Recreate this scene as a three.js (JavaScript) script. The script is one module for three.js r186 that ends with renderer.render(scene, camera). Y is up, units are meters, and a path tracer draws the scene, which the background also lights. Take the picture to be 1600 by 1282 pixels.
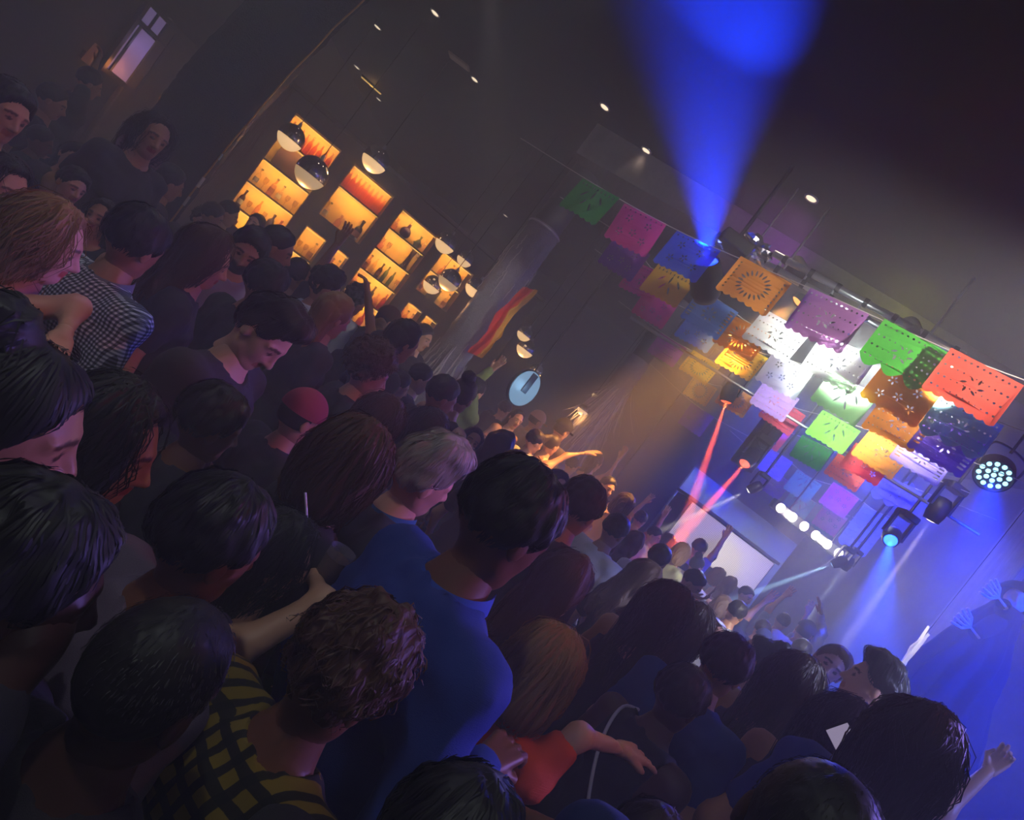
import * as THREE from 'three';
import { mergeGeometries } from 'three/addons/utils/BufferGeometryUtils.js';
import { RoundedBoxGeometry } from 'three/addons/geometries/RoundedBoxGeometry.js';
import { RectAreaLightUniformsLib } from 'three/addons/lights/RectAreaLightUniformsLib.js';
import { createNoise3D } from 'simplex-noise';
RectAreaLightUniformsLib.init();

// ---------------------------------------------------------------- camera, haze, exposure
const scene = new THREE.Scene();
scene.background = new THREE.Color(0x000000);
const FOCAL = 1000, EYE = new THREE.Vector3(0, 1.95, 0);
const camera = new THREE.PerspectiveCamera(2 * Math.atan(641 / FOCAL) * 180 / Math.PI, 1600 / 1282, 0.1, 60);
camera.position.copy(EYE);
camera.quaternion.setFromAxisAngle(new THREE.Vector3(1, 0, 0), -1.72 * Math.PI / 180)
  .multiply(new THREE.Quaternion().setFromAxisAngle(new THREE.Vector3(0, 0, 1), 37 * Math.PI / 180));
camera.updateMatrixWorld(true);
scene.fog = new THREE.FogExp2(0xffffff, 0.065);
const renderer = new THREE.WebGLRenderer({ antialias: true });
renderer.toneMapping = THREE.LinearToneMapping;
renderer.toneMappingExposure = 1.12;
renderer.shadowMap.enabled = true;

// ---------------------------------------------------------------- helpers
const V = (x, y, z) => new THREE.Vector3(x, y, z);
const R = Math.PI / 180;
let seed = 7;
const rnd = () => { seed = (seed * 1664525 + 1013904223) >>> 0; return seed / 4294967296; };
const rr = (a, b) => a + (b - a) * rnd();
const n3 = createNoise3D(rnd);
function ray(px, py) { return V((px - 800) / FOCAL, -(py - 641) / FOCAL, -1).applyQuaternion(camera.quaternion); }
function at(px, py, depth) { const r = ray(px, py); return r.multiplyScalar(depth / -r.z).add(EYE); }
function atY(px, py, y) { const r = ray(px, py); return r.multiplyScalar((y - EYE.y) / r.y).add(EYE); }
const taken = {};
function numbered(n) { const k = taken[n] = (taken[n] ?? -1) + 1; return k ? n + '_' + String(k).padStart(3, '0') : n; }
function shadows(o) { o.castShadow = o.receiveShadow = true; return o; }
function thing(name, label, category, pos = [0, 0, 0], group) {
  const o = new THREE.Group(); o.name = numbered(name); scene.add(o); o.position.set(...(pos.isVector3 ? pos.toArray() : pos));
  o.userData = { label, category }; if (group) o.userData.group = group; return o;
}
function part(name, geo, mat, parent) { const m = shadows(new THREE.Mesh(geo, mat)); m.name = name; parent.add(m); return m; }
function single(name, geo, mat, label, category, group) { const m = part(numbered(name), geo, mat, scene); m.userData = { label, category }; if (group) m.userData.group = group; return m; }
function struct(name, geo, mat, parent = scene) { const m = part(name, geo, mat, parent); if (parent === scene) m.userData = { kind: 'structure' }; return m; }
function box(w, h, d, x = 0, y = 0, z = 0) { return new THREE.BoxGeometry(w, h, d).translate(x, y, z); }
function rbox(w, h, d, r, x = 0, y = 0, z = 0, s = 2) { return new RoundedBoxGeometry(w, h, d, s, r).translate(x, y, z); }
function cyl(a, b, r1, r2 = r1, n = 12, open = false) {
  const d = b.clone().sub(a), g = new THREE.CylinderGeometry(r2, r1, d.length(), n, 1, open);
  g.applyQuaternion(new THREE.Quaternion().setFromUnitVectors(V(0, 1, 0), d.clone().normalize()));
  return g.translate(...a.clone().add(b).multiplyScalar(0.5).toArray());
}
function tube(pts, r, n = 24, m = 8, closed = false) { return new THREE.TubeGeometry(new THREE.CatmullRomCurve3(pts, closed), n, r, m, closed); }
function merge(list) { return mergeGeometries(list.map((g) => { const k = g.index ? g.toNonIndexed() : g; for (const a of Object.keys(k.attributes)) if (!['position', 'normal', 'uv'].includes(a)) k.deleteAttribute(a); return k; })); }
const mats = {};
function mat(color, roughness = 0.8, extra = {}) {
  const key = color + '|' + roughness + '|' + JSON.stringify(extra, (k, v) => (v?.isTexture ? v.uuid : v));
  return mats[key] ??= new THREE.MeshPhysicalMaterial({ color, roughness, side: THREE.DoubleSide, ...extra });
}
function dataTex(n, fn, srgb = true) {
  const d = new Uint8Array(n * n * 4);
  for (let y = 0; y < n; y++) for (let x = 0; x < n; x++) { const c = fn(x / n, y / n, x, y); for (let k = 0; k < 3; k++) d[(y * n + x) * 4 + k] = Math.max(0, Math.min(255, c[k] * 255)); d[(y * n + x) * 4 + 3] = 255; }
  const t = new THREE.DataTexture(d, n, n); t.wrapS = t.wrapT = THREE.RepeatWrapping; t.magFilter = THREE.LinearFilter; t.minFilter = THREE.LinearMipmapLinearFilter; t.generateMipmaps = true;
  if (srgb) t.colorSpace = THREE.SRGBColorSpace; t.needsUpdate = true; return t;
}
const tor = (x, y, f, o) => n3(Math.cos(x * 6.2832) * f, Math.sin(x * 6.2832) * f, o + Math.cos(y * 6.2832) * f) * 0.5 + n3(Math.cos(y * 6.2832) * f + 9, Math.sin(y * 6.2832) * f, o + Math.sin(x * 6.2832) * f) * 0.5;
const woodTex = dataTex(512, (x, y) => { const g = tor(x, y, 0.6, 3) * 0.25 + tor(x * 9, y, 1.1, 5) * 0.16 + tor(x * 31, y, 0.7, 8) * 0.1, v = 0.5 + g; return [0.42 + 0.34 * v, 0.30 + 0.26 * v, 0.22 + 0.2 * v]; });
const plasterTex = dataTex(512, (x, y) => { const v = 0.62 + tor(x, y, 1.2, 1) * 0.14 + tor(x, y, 5, 2) * 0.1 + tor(x, y, 18, 4) * 0.07; return [v, v, v]; });
const bumpTex = dataTex(256, (x, y) => { const v = 0.5 + tor(x, y, 8, 1) * 0.25 + 0.2 * Math.sin(x * 402) * Math.sin(y * 402); return [v, v, v]; }, false);
const crinkleTex = dataTex(512, (x, y) => { const v = Math.abs(tor(x * 2, y, 2.2, 6)) * 1.2 + Math.abs(tor(x * 5, y * 2, 2.5, 7)) * 0.6; return [v, v, v]; }, false);
function rep(t, a, b) { const c = t.clone(); c.repeat.set(a, b); c.needsUpdate = true; return c; }
function glow(color, k, base = 0x222222) { return mats['glow' + color + k] ??= new THREE.MeshStandardMaterial({ color: base, emissive: color, emissiveIntensity: k, roughness: 0.4 }); }
function point(parent, pos, color, I, r = 1) { const l = new THREE.PointLight(color, I, 0, 2); l.position.copy(pos); l.castShadow = true; l.shadow.radius = r; parent.add(l); return l; }
// a spot in the parent's frame; target is a world point
function spot(parent, pos, target, color, I, half, blend = 0.3, r = 1) {
  const l = new THREE.SpotLight(color, I, 0, half * R, blend, 2); l.castShadow = true; l.shadow.radius = r;
  parent.add(l); l.position.copy(pos); scene.add(l.target); l.target.position.copy(target); l.target.updateMatrixWorld(); return l;
}
const METAL = mat(0x2a2a2d, 0.38, { metalness: 0.7 }), BLACK = mat(0x0c0c0d, 0.55), CHROME = mat(0xd8d8dc, 0.08, { metalness: 1 }), STEEL = mat(0xb9bcc2, 0.3, { metalness: 0.9 });

// ---------------------------------------------------------------- the room
const CEIL = 5.0;
{
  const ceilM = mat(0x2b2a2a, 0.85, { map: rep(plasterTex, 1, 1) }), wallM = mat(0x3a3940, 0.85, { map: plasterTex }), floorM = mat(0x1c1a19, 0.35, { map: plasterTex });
  const uvm = (g, k) => { const p = g.attributes.position, n = g.attributes.normal, u = g.attributes.uv; for (let i = 0; i < p.count; i++) { const ax = Math.abs(n.getX(i)), ay = Math.abs(n.getY(i)); if (ay > 0.6) u.setXY(i, p.getX(i) * k, p.getZ(i) * k); else if (ax > 0.6) u.setXY(i, p.getZ(i) * k, p.getY(i) * k); else u.setXY(i, p.getX(i) * k, p.getY(i) * k); } return g; };
  struct('floor', uvm(box(14.4, 0.2, 24, -0.2, -0.1, -6.5), 0.4), floorM);
  struct('ceiling', uvm(box(14.4, 0.2, 24, -0.2, CEIL + 0.1, -6.5), 0.4), ceilM);
  struct('wall_left', uvm(box(0.2, CEIL, 24, -6.75, CEIL / 2, -6.5), 0.4), wallM);
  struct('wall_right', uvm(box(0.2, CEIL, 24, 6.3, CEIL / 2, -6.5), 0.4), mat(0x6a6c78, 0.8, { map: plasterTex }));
  struct('wall_back', uvm(box(14.4, CEIL, 0.2, -0.2, CEIL / 2, -18.2), 0.4), wallM);
  struct('wall_front', uvm(box(14.4, CEIL, 0.2, -0.2, CEIL / 2, 5.3), 0.4), wallM);
  // dropped bulkhead over the dance floor: its lit fascia runs from above the bar to the right wall
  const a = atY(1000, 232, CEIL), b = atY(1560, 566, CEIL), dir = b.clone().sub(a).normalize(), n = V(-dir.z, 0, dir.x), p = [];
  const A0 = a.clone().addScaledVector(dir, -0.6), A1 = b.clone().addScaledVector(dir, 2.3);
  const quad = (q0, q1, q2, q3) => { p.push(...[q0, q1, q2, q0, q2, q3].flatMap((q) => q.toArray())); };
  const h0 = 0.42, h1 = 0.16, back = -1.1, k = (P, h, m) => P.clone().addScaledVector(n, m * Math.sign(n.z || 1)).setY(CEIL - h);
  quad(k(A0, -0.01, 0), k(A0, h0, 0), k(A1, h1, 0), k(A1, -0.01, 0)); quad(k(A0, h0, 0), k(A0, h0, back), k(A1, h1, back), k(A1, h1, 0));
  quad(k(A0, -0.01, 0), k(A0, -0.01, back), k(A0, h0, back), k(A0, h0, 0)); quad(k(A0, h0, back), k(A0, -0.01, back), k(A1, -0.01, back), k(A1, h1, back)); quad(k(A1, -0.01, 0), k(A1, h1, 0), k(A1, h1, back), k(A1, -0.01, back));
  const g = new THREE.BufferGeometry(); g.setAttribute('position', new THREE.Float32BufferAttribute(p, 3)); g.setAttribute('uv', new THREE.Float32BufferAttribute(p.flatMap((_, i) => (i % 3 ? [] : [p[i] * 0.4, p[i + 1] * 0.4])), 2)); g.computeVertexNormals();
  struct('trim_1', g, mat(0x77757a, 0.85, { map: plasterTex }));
  // pale pilaster on the right wall
  struct('trim_2', rbox(0.12, CEIL, 0.62, 0.02, 6.16, CEIL / 2, -8.15), mat(0xb9b7c2, 0.75, { map: plasterTex }));
  // stage platform and backdrop
  struct('trim_3', rbox(3.6, 0.9, 3.4, 0.02, 4.35, 0.45, -11.2), mat(0x17171a, 0.6));
  struct('trim_4', rbox(3.7, CEIL - 0.9, 0.12, 0.01, 4.35, (CEIL + 0.9) / 2, -12.9), mat(0x55585c, 0.85, { map: plasterTex }));
}

// ---------------------------------------------------------------- back bar with lit bays
const BAR = { A: at(464, 141, 9.8), dir: V(0.88989, 0, -0.45617), rot: Math.atan2(0.45617, 0.88989) };
BAR.A.y = 0;
function onBar(s, y, out = 0) { return BAR.A.clone().addScaledVector(BAR.dir, s).add(V(0.45617 * out, y, 0.88989 * out)); }
{
  const woodM = mat(0x3b2a22, 0.5, { map: rep(woodTex, 1.2, 0.6) }), edgeM = mat(0xc98a3a, 0.45, { map: woodTex }), panelM = mat(0xf0be52, 0.5), shelfM = mat(0x2c1a0c, 0.45);
  const bays = [[0.17, 1.0, [1.18, 1.61, 2.04, 2.47, 2.9, 3.31]], [1.27, 2.06, [2.3, 2.88, 3.29]], [2.29, 3.05, [1.18, 1.6, 2.03, 2.45, 2.86, 3.24]], [3.27, 3.96, [2.3, 2.74, 3.14]], [4.25, 4.85, [1.18, 1.6, 2.05, 2.62]], [1.24, 1.62, [1.18, 1.58, 2.03]], [1.74, 2.06, [1.18, 1.58, 2.03]], [3.3, 3.62, [1.18, 1.62, 2.05]], [3.7, 3.96, [1.18, 1.62, 2.05]]];
  const cab = thing('back_bar_cabinet', 'dark wooden back bar wall with amber lit bottle bays', 'bar cabinet', onBar(0, 0)); cab.rotation.y = BAR.rot;
  const D = 0.34, slab = [];
  // carcass: solid wood around the openings (front frame members), back and sides
  const xs = [...new Set([-0.02, ...bays.flatMap((b) => [b[0], b[1]]), 5.3])].sort((p, q) => p - q), ys = [...new Set([0.0, ...bays.flatMap((b) => [b[2][0], b[2].at(-1)]), 3.56])].sort((p, q) => p - q);
  for (let i = 0; i + 1 < xs.length; i++) for (let j = 0; j + 1 < ys.length; j++) {
    const cx = (xs[i] + xs[i + 1]) / 2, cy = (ys[j] + ys[j + 1]) / 2;
    if (bays.some((b) => cx > b[0] && cx < b[1] && cy > b[2][0] && cy < b[2].at(-1))) continue;
    slab.push(box(xs[i + 1] - xs[i], ys[j + 1] - ys[j], D, cx, cy, -D / 2));
  }
  part('carcass', merge(slab), woodM, cab);
  part('back_panel', box(5.32, 3.56, 0.04, 2.64, 1.78, -D - 0.02), woodM, cab);
  part('cornice', rbox(5.5, 0.07, 0.12, 0.015, 2.64, 3.595, 0.0), woodM, cab);
  for (let k = 0; k < 12; k++) part('slat', rbox(0.017, 2.5, 0.03, 0.005, -0.30 + k * 0.024, 2.3, 0.06 - k * 0.004), mat(0x8a6a35, 0.5, { map: woodTex }), cab);
  part('side_panel', box(0.32, 3.56, 0.3, -0.17, 1.78, -0.17), woodM, cab);
  bays.forEach(([a, b, sh], i) => {
    const w = b - a, mx = (a + b) / 2, y0 = sh[0], y1 = sh.at(-1);
    const bay = part('back_board', box(w, y1 - y0, 0.02, mx, (y0 + y1) / 2, -D + 0.012), panelM, cab);
    for (const [g, nm] of [[box(0.014, y1 - y0, 0.03, a, (y0 + y1) / 2, 0.01), 'jamb'], [box(0.014, y1 - y0, 0.03, b, (y0 + y1) / 2, 0.01), 'jamb'], [box(w, 0.016, 0.03, mx, y1, 0.01), 'head_trim']]) part(nm, g, edgeM, cab);
    for (let k = 0; k < sh.length; k++) {
      if (k < sh.length - 1) part('shelf', rbox(w, 0.024, D - 0.03, 0.004, mx, sh[k] - 0.012, -D / 2 - 0.005), shelfM, cab);
      if (k > 0) { // warm strip lamp under the board above
        part('strip_light', box(w * 0.94, 0.012, 0.02, mx, sh[k] - 0.034, -0.05), glow(0xffc060, 2.2), cab);
        const l = new THREE.RectAreaLight(0xffc270, 88, w * 0.92, 0.025); l.position.set(mx, sh[k] - 0.046, -0.06); l.castShadow = true; cab.add(l); l.lookAt(cab.localToWorld(V(mx, sh[k] - 0.26, -D + 0.02)));
      }
    }
  });
  // ---- bottles: a few shapes, each standing bottle a thing of its own
  const prof = {
    wine: [[0, 0], [0.036, 0], [0.038, 0.02], [0.038, 0.17], [0.03, 0.205], [0.015, 0.235], [0.014, 0.30], [0.016, 0.305], [0.0, 0.306]],
    spirit: [[0, 0], [0.042, 0], [0.044, 0.015], [0.044, 0.16], [0.035, 0.19], [0.016, 0.21], [0.015, 0.27], [0.019, 0.272], [0.019, 0.295], [0, 0.296]],
    squat: [[0, 0], [0.05, 0], [0.056, 0.03], [0.055, 0.1], [0.04, 0.14], [0.017, 0.16], [0.016, 0.2], [0.022, 0.205], [0.022, 0.235], [0, 0.236]],
    glass: [[0, 0], [0.032, 0], [0.031, 0.006], [0.006, 0.012], [0.005, 0.085], [0.03, 0.11], [0.04, 0.15], [0.036, 0.2], [0.0345, 0.2], [0.037, 0.15], [0.027, 0.112], [0, 0.09]],
  };
  const geos = {}; for (const k in prof) geos[k] = new THREE.LatheGeometry(prof[k].map(([x, y]) => new THREE.Vector2(x, y)), 12);
  const labelG = new THREE.CylinderGeometry(0.0452, 0.0452, 0.08, 12, 1, true).translate(0, 0.09, 0), capG = new THREE.CylinderGeometry(0.02, 0.02, 0.03, 10).translate(0, 0.288, 0);
  const glassM = { amber: mat(0xffd070, 0.12, { transmission: 0.9, thickness: 0 }), clear: mat(0xfff0c0, 0.08, { transmission: 0.93, thickness: 0 }), green: mat(0x9aba40, 0.12, { transmission: 0.85, thickness: 0 }), brown: mat(0x3a1606, 0.15), dark: mat(0x120a08, 0.15), plum: mat(0x43204a, 0.2), red: mat(0xe0502a, 0.2, { transmission: 0.8, thickness: 0 }) };
  const bayName = ['the leftmost bay', 'the second bay from the left', 'the third bay from the left', 'the globe lit bay', 'the bay beside the flag column', 'the lower niche left of the hand', 'the lower niche right of the hand', 'the low niche below the globes', 'the low niche nearest the flag'];
  const shelfName = ['lowest', 'second', 'third', 'fourth', 'top'];
  function bottle(kind, color, s, y, out, label, group) {
    const o = thing(kind === 'glass' ? 'wine_glass' : 'bottle', label, kind === 'glass' ? 'glass' : 'bottle', onBar(s, y, out), group);
    o.rotation.y = rr(0, 6); const sc = rr(0.92, 1.08); o.scale.set(sc, sc, sc);
    part(kind === 'glass' ? 'bowl_and_stem' : 'glass_body', geos[kind], glassM[color], o);
    if (kind === 'spirit') { part('paper_label', labelG, mat(rnd() < 0.5 ? 0xe8d8a8 : 0xb8702a, 0.8), o); part('cap', capG, mat(0x2a1a10, 0.5), o); }
    return o;
  }
  bays.forEach(([a, b, sh], i) => {
    for (let k = 0; k < sh.length - 1; k++) {
      const top = k === sh.length - 2 && i < 2, n = Math.round((b - a) / (top ? 0.088 : 0.128)), rows = top ? 2 : 1;
      for (let r = 0; r < rows; r++) for (let j = 0; j < n; j++) {
        if (!top && rnd() < (i === 1 ? 0.5 : 0.08)) continue;
        const s = a + 0.02 + (b - a - 0.04) * (j + 0.5) / n, u = rnd(); if ([[0, 3, 0.52, 0.36], [1, 0, 1.93, 0.13], [2, 4, 2.58, 0.18], [2, 3, 2.9, 0.2], [3, 0, 3.62, 0.18]].some((e) => e[0] === i && e[1] === k && Math.abs(s - e[2]) < e[3])) continue;
        const kind = top ? 'wine' : i === 2 && k > 2 && u < 0.5 ? 'squat' : u < 0.4 ? 'spirit' : u < 0.6 ? 'wine' : u < 0.8 ? 'squat' : 'glass';
        const color = top ? 'amber' : kind === 'glass' ? 'clear' : ['amber', 'clear', 'amber', 'green', 'clear', 'amber', 'red', 'brown', 'green'][Math.floor(rnd() * 9)];
        const where = shelfName[k] + ' shelf of ' + bayName[i];
        const what = kind === 'glass' ? 'clear stemmed glass on the ' : kind === 'spirit' ? color + ' labelled liquor bottle on the ' : kind === 'wine' ? color + ' slim bottle on the ' : color + ' squat bottle on the ';
        bottle(kind, color, s, sh[k] + 0.001, top ? -0.1 - r * 0.1 : -0.13 - rr(0, 0.06), what + where, (kind === 'glass' ? 'glasses' : kind + ' bottles ' + color) + ' on the ' + where);
      }
    }
  });
  // the odd large pieces
  const d1 = bottle('spirit', 'dark', 1.93, 2.3, -0.15, 'tall dark bottle with pale label at the right of second bay', undefined); d1.scale.set(1.5, 1.25, 1.5);
  const pl = thing('decanter', 'round purple glass decanter in the third bay', 'decanter', onBar(2.58, 2.862, -0.17)); part('glass_body', new THREE.SphereGeometry(0.1, 20, 14).translate(0, 0.1, 0), glassM.plum, pl); part('neck', new THREE.CylinderGeometry(0.022, 0.03, 0.08, 12).translate(0, 0.23, 0), glassM.plum, pl); part('stopper', new THREE.SphereGeometry(0.03, 12, 8).translate(0, 0.29, 0), glassM.clear, pl);
  const st = thing('statuette', 'dark bronze statuette leaning in the third bay', 'statuette', onBar(2.9, 2.45, -0.18));
  part('base', new THREE.CylinderGeometry(0.06, 0.07, 0.05, 14).translate(0, 0.025, 0), mat(0x1c120a, 0.4), st);
  part('figure', merge([cyl(V(-0.03, 0.05, 0), V(-0.01, 0.26, 0), 0.02, 0.03), cyl(V(0.03, 0.05, 0), V(0.01, 0.26, 0), 0.02, 0.03), cyl(V(0, 0.24, 0), V(0.01, 0.42, 0.01), 0.04, 0.055), cyl(V(0.05, 0.4, 0), V(0.12, 0.3, 0.05), 0.018, 0.014), cyl(V(-0.04, 0.4, 0), V(-0.1, 0.5, 0.04), 0.018, 0.014), new THREE.SphereGeometry(0.038, 12, 10).translate(0.015, 0.49, 0.01)]), mat(0x2a1c10, 0.35, { metalness: 0.6 }), st);
  const pc = single('picture_frame', rbox(0.2, 0.26, 0.03, 0.006, 0, 0.13, 0), mat(0x2a1a10, 0.5), 'small dark framed picture standing in the globe lit bay', 'picture'); pc.position.copy(onBar(3.62, 2.3, -0.17)); pc.rotation.y = BAR.rot;
  const pc2 = single('menu_board', rbox(0.5, 0.42, 0.03, 0.006, 0, 0.21, 0), mat(0x8c7a60, 0.8, { map: woodTex }), 'grey printed board on the third shelf of the leftmost bay', 'board'); pc2.position.copy(onBar(0.52, 2.48, -0.2)); pc2.rotation.y = BAR.rot; pc2.scale.set(1, 0.9, 1);
}

// ---------------------------------------------------------------- chrome globe pendants
{
  const cap = new THREE.SphereGeometry(1, 28, 12, 0, Math.PI * 2, 0, Math.PI * 0.56), bowl = new THREE.SphereGeometry(0.98, 28, 10, 0, Math.PI * 2, Math.PI * 0.56, Math.PI * 0.44);
  const where = ['half hidden before the leftmost bay', 'large, hanging low before the leftmost bay', 'hanging high between second and third bay', 'before the fourth bay, high on the left', 'before the fourth bay, high on the right', 'large, right before the fourth bay', 'low at the left before the fourth bay', 'beside the wrapped flag column', 'above the round blue sign, upper one', 'above the round blue sign, lower one', 'touching the round blue sign', 'left of the gauze draped column, lower one', 'left of the gauze draped column, upper one'];
  [[455, 215, 8.9, 21], [487, 270, 8.2, 26], [587, 250, 8.8, 21], [697, 380, 9.4, 17], [727, 405, 10.4, 13], [703, 438, 8.6, 18], [676, 445, 9.8, 15], [743, 450, 9.0, 16], [820, 522, 10, 12], [822, 545, 10.4, 15], [838, 580, 11, 11], [912, 640, 11.5, 10], [935, 618, 12, 10]].forEach(([x, y, d, rp], i) => {
    const p = at(x, y, d), r = rp * d / FOCAL, o = thing('globe_pendant', 'chrome topped globe pendant lamp ' + where[i], 'pendant lamp', p, 'globe pendants along the bar');
    const c = part('chrome_shade', cap, CHROME, o); c.scale.setScalar(r);
    const b = part('glass_bowl', bowl, mat(0xfff0d8, 0.25, { emissive: 0xffcf90, emissiveIntensity: i === 1 || i === 5 ? 0.5 : 1.1 }), o); b.scale.setScalar(r);
    part('cord', cyl(V(0, r * 0.98, 0), V(0, CEIL - p.y, 0), 0.006, 0.006, 6), BLACK, o); part('collar', cyl(V(0, r * 0.94, 0), V(0, r * 1.3, 0), r * 0.16, r * 0.1, 12), STEEL, o);
    if ([1, 2, 5, 9, 11].includes(i)) point(o, V(0, -r * 1.25, 0), 0xffb870, 0.5, 3);
  });
}

// ---------------------------------------------------------------- ceiling downlights
{
  const rim = new THREE.TorusGeometry(0.06, 0.012, 8, 24).rotateX(Math.PI / 2), disc = new THREE.CylinderGeometry(0.055, 0.055, 0.012, 20);
  const list = [[558, 105], [592, 155], [742, 124], [680, 20], [590, 42], [945, 167], [1010, 235], [1268, 310], [790, 337]];
  const nm = ['above the left end of the bar', 'beside the yellow ceiling strip above the bar', 'right of the ceiling air grille', 'at the top edge left of the air grille', 'near the arching black column top', 'left of the blue beam', 'left edge of the blue beam', 'right of the blue beam', 'above the flag column'];
  list.forEach(([x, y], i) => {
    const p = atY(x, y, CEIL); if (p.z < -17) p.z = -17;
    const o = thing('downlight', 'small recessed ceiling downlight ' + nm[i], 'downlight', V(p.x, CEIL, p.z), 'recessed downlights in the dark ceiling');
    part('rim', rim, STEEL, o); part('lamp', disc, glow(0xffe6c4, 1.6), o);
    spot(o, V(0, -0.03, 0), V(p.x, 0, p.z), 0xffdcc0, 0.5, 50, 0.8, 3);
  });
  // added fill downlights over the near crowd and behind us, out of view
  [[-4.2, -4.6], [-1.6, -3.4], [-4.4, -1.0], [-1.2, 0.6], [1.8, 1.2], [4.6, -1.6]].forEach(([x, z], i) => {
    const o = thing('downlight', ['recessed ceiling downlight above the check shirt man', 'added fill downlight above the curly haired man', 'added fill downlight above the left edge', 'added fill downlight straight overhead', 'added fill downlight behind us', 'added fill downlight over the right edge'][i], 'downlight', V(x, CEIL, z), 'recessed downlights in the dark ceiling');
    part('rim', rim, STEEL, o); part('lamp', disc, glow(0xfff0e4, 1.6), o); spot(o, V(0, -0.03, 0), V(x, 0, z), 0xe8f2f2, i === 3 ? 8 : 4, 68, 0.9, 4);
  });
  const g = thing('ceiling_strip_light', 'short yellow glowing strip in the ceiling above the bar', 'strip light', atY(561, 160, CEIL - 0.01)); g.position.z = -12.5; g.position.x = atY(561, 160, CEIL).x * 12.5 / -atY(561, 160, CEIL).z; 
  { const p = at(561, 160, 12.5); g.position.set(p.x, CEIL - 0.02, p.z); g.rotation.y = 0.4; part('housing', rbox(0.5, 0.04, 0.1, 0.01), METAL, g); part('diffuser_light', rbox(0.46, 0.02, 0.07, 0.008, 0, -0.02, 0), glow(0xffc860, 1.2), g); point(g, V(0, -0.06, 0), 0xffc060, 0.3, 3); }
  const p2 = atY(718, 95, CEIL), v = thing('ceiling_grille', 'small pale rectangular air grille in the dark ceiling', 'grille', V(p2.x, CEIL - 0.01, p2.z)); part('frame', rbox(0.34, 0.02, 0.16, 0.006), mat(0xa8937c, 0.6), v); for (let k = 0; k < 5; k++) part('slat', rbox(0.3, 0.012, 0.012, 0.003, 0, -0.012, -0.055 + k * 0.0275), mat(0xd8c8b0, 0.6), v);
}

// ---------------------------------------------------------------- columns
function wrapGeo(r, h, bend = () => 0, seg = 40, rows = 70, amp = 0.03, from = 0, sw = Math.PI * 2, fq = 1) {
  const g = new THREE.CylinderGeometry(r, r, h, seg, rows, true, from, sw).translate(0, h / 2, 0), p = g.attributes.position;
  for (let i = 0; i < p.count; i++) {
    const x = p.getX(i), y = p.getY(i), z = p.getZ(i), a = Math.atan2(z, x), k = 1 + amp / r * (n3(Math.cos(a) * 2.2 * fq, y * 1.4 * fq, Math.sin(a) * 2.2 * fq) * 0.6 + Math.abs(n3(Math.cos(a) * 5, y * 5 + a * 2, Math.sin(a) * 5)) * 0.7);
    p.setXYZ(i, x * k + bend(y), y, z * k);
  }
  g.computeVertexNormals(); return g;
}
const PLASTIC = mat(0xcfcad6, 0.24, { transmission: 0.5, thickness: 0, bumpMap: rep(crinkleTex, 3, 6), bumpScale: 0.012 });
const GAUZE = mat(0xd6d2cc, 0.9, { transmission: 0.35, thickness: 0 });
function strand(parent, a, b, w, sag = 0.05, m = GAUZE) {
  const n = 7, pos = [], idx = [], ax = V(rr(-1, 1), 0, rr(-1, 1)).normalize();
  for (let i = 0; i <= n; i++) { const t = i / n, p = a.clone().lerp(b, t).add(V(rr(-0.01, 0.01), -sag * Math.sin(t * Math.PI), rr(-0.01, 0.01))), ww = w * (0.4 + 0.6 * Math.sin(t * 2.6 + 0.3)); pos.push(...p.clone().addScaledVector(ax, -ww).toArray(), ...p.clone().addScaledVector(ax, ww).toArray()); if (i < n) { const k = i * 2; idx.push(k, k + 1, k + 2, k + 1, k + 3, k + 2); } }
  const g = new THREE.BufferGeometry(); g.setAttribute('position', new THREE.Float32BufferAttribute(pos, 3)); g.setIndex(idx); g.computeVertexNormals(); return part('gauze_strand', g, m, parent);
}
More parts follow.
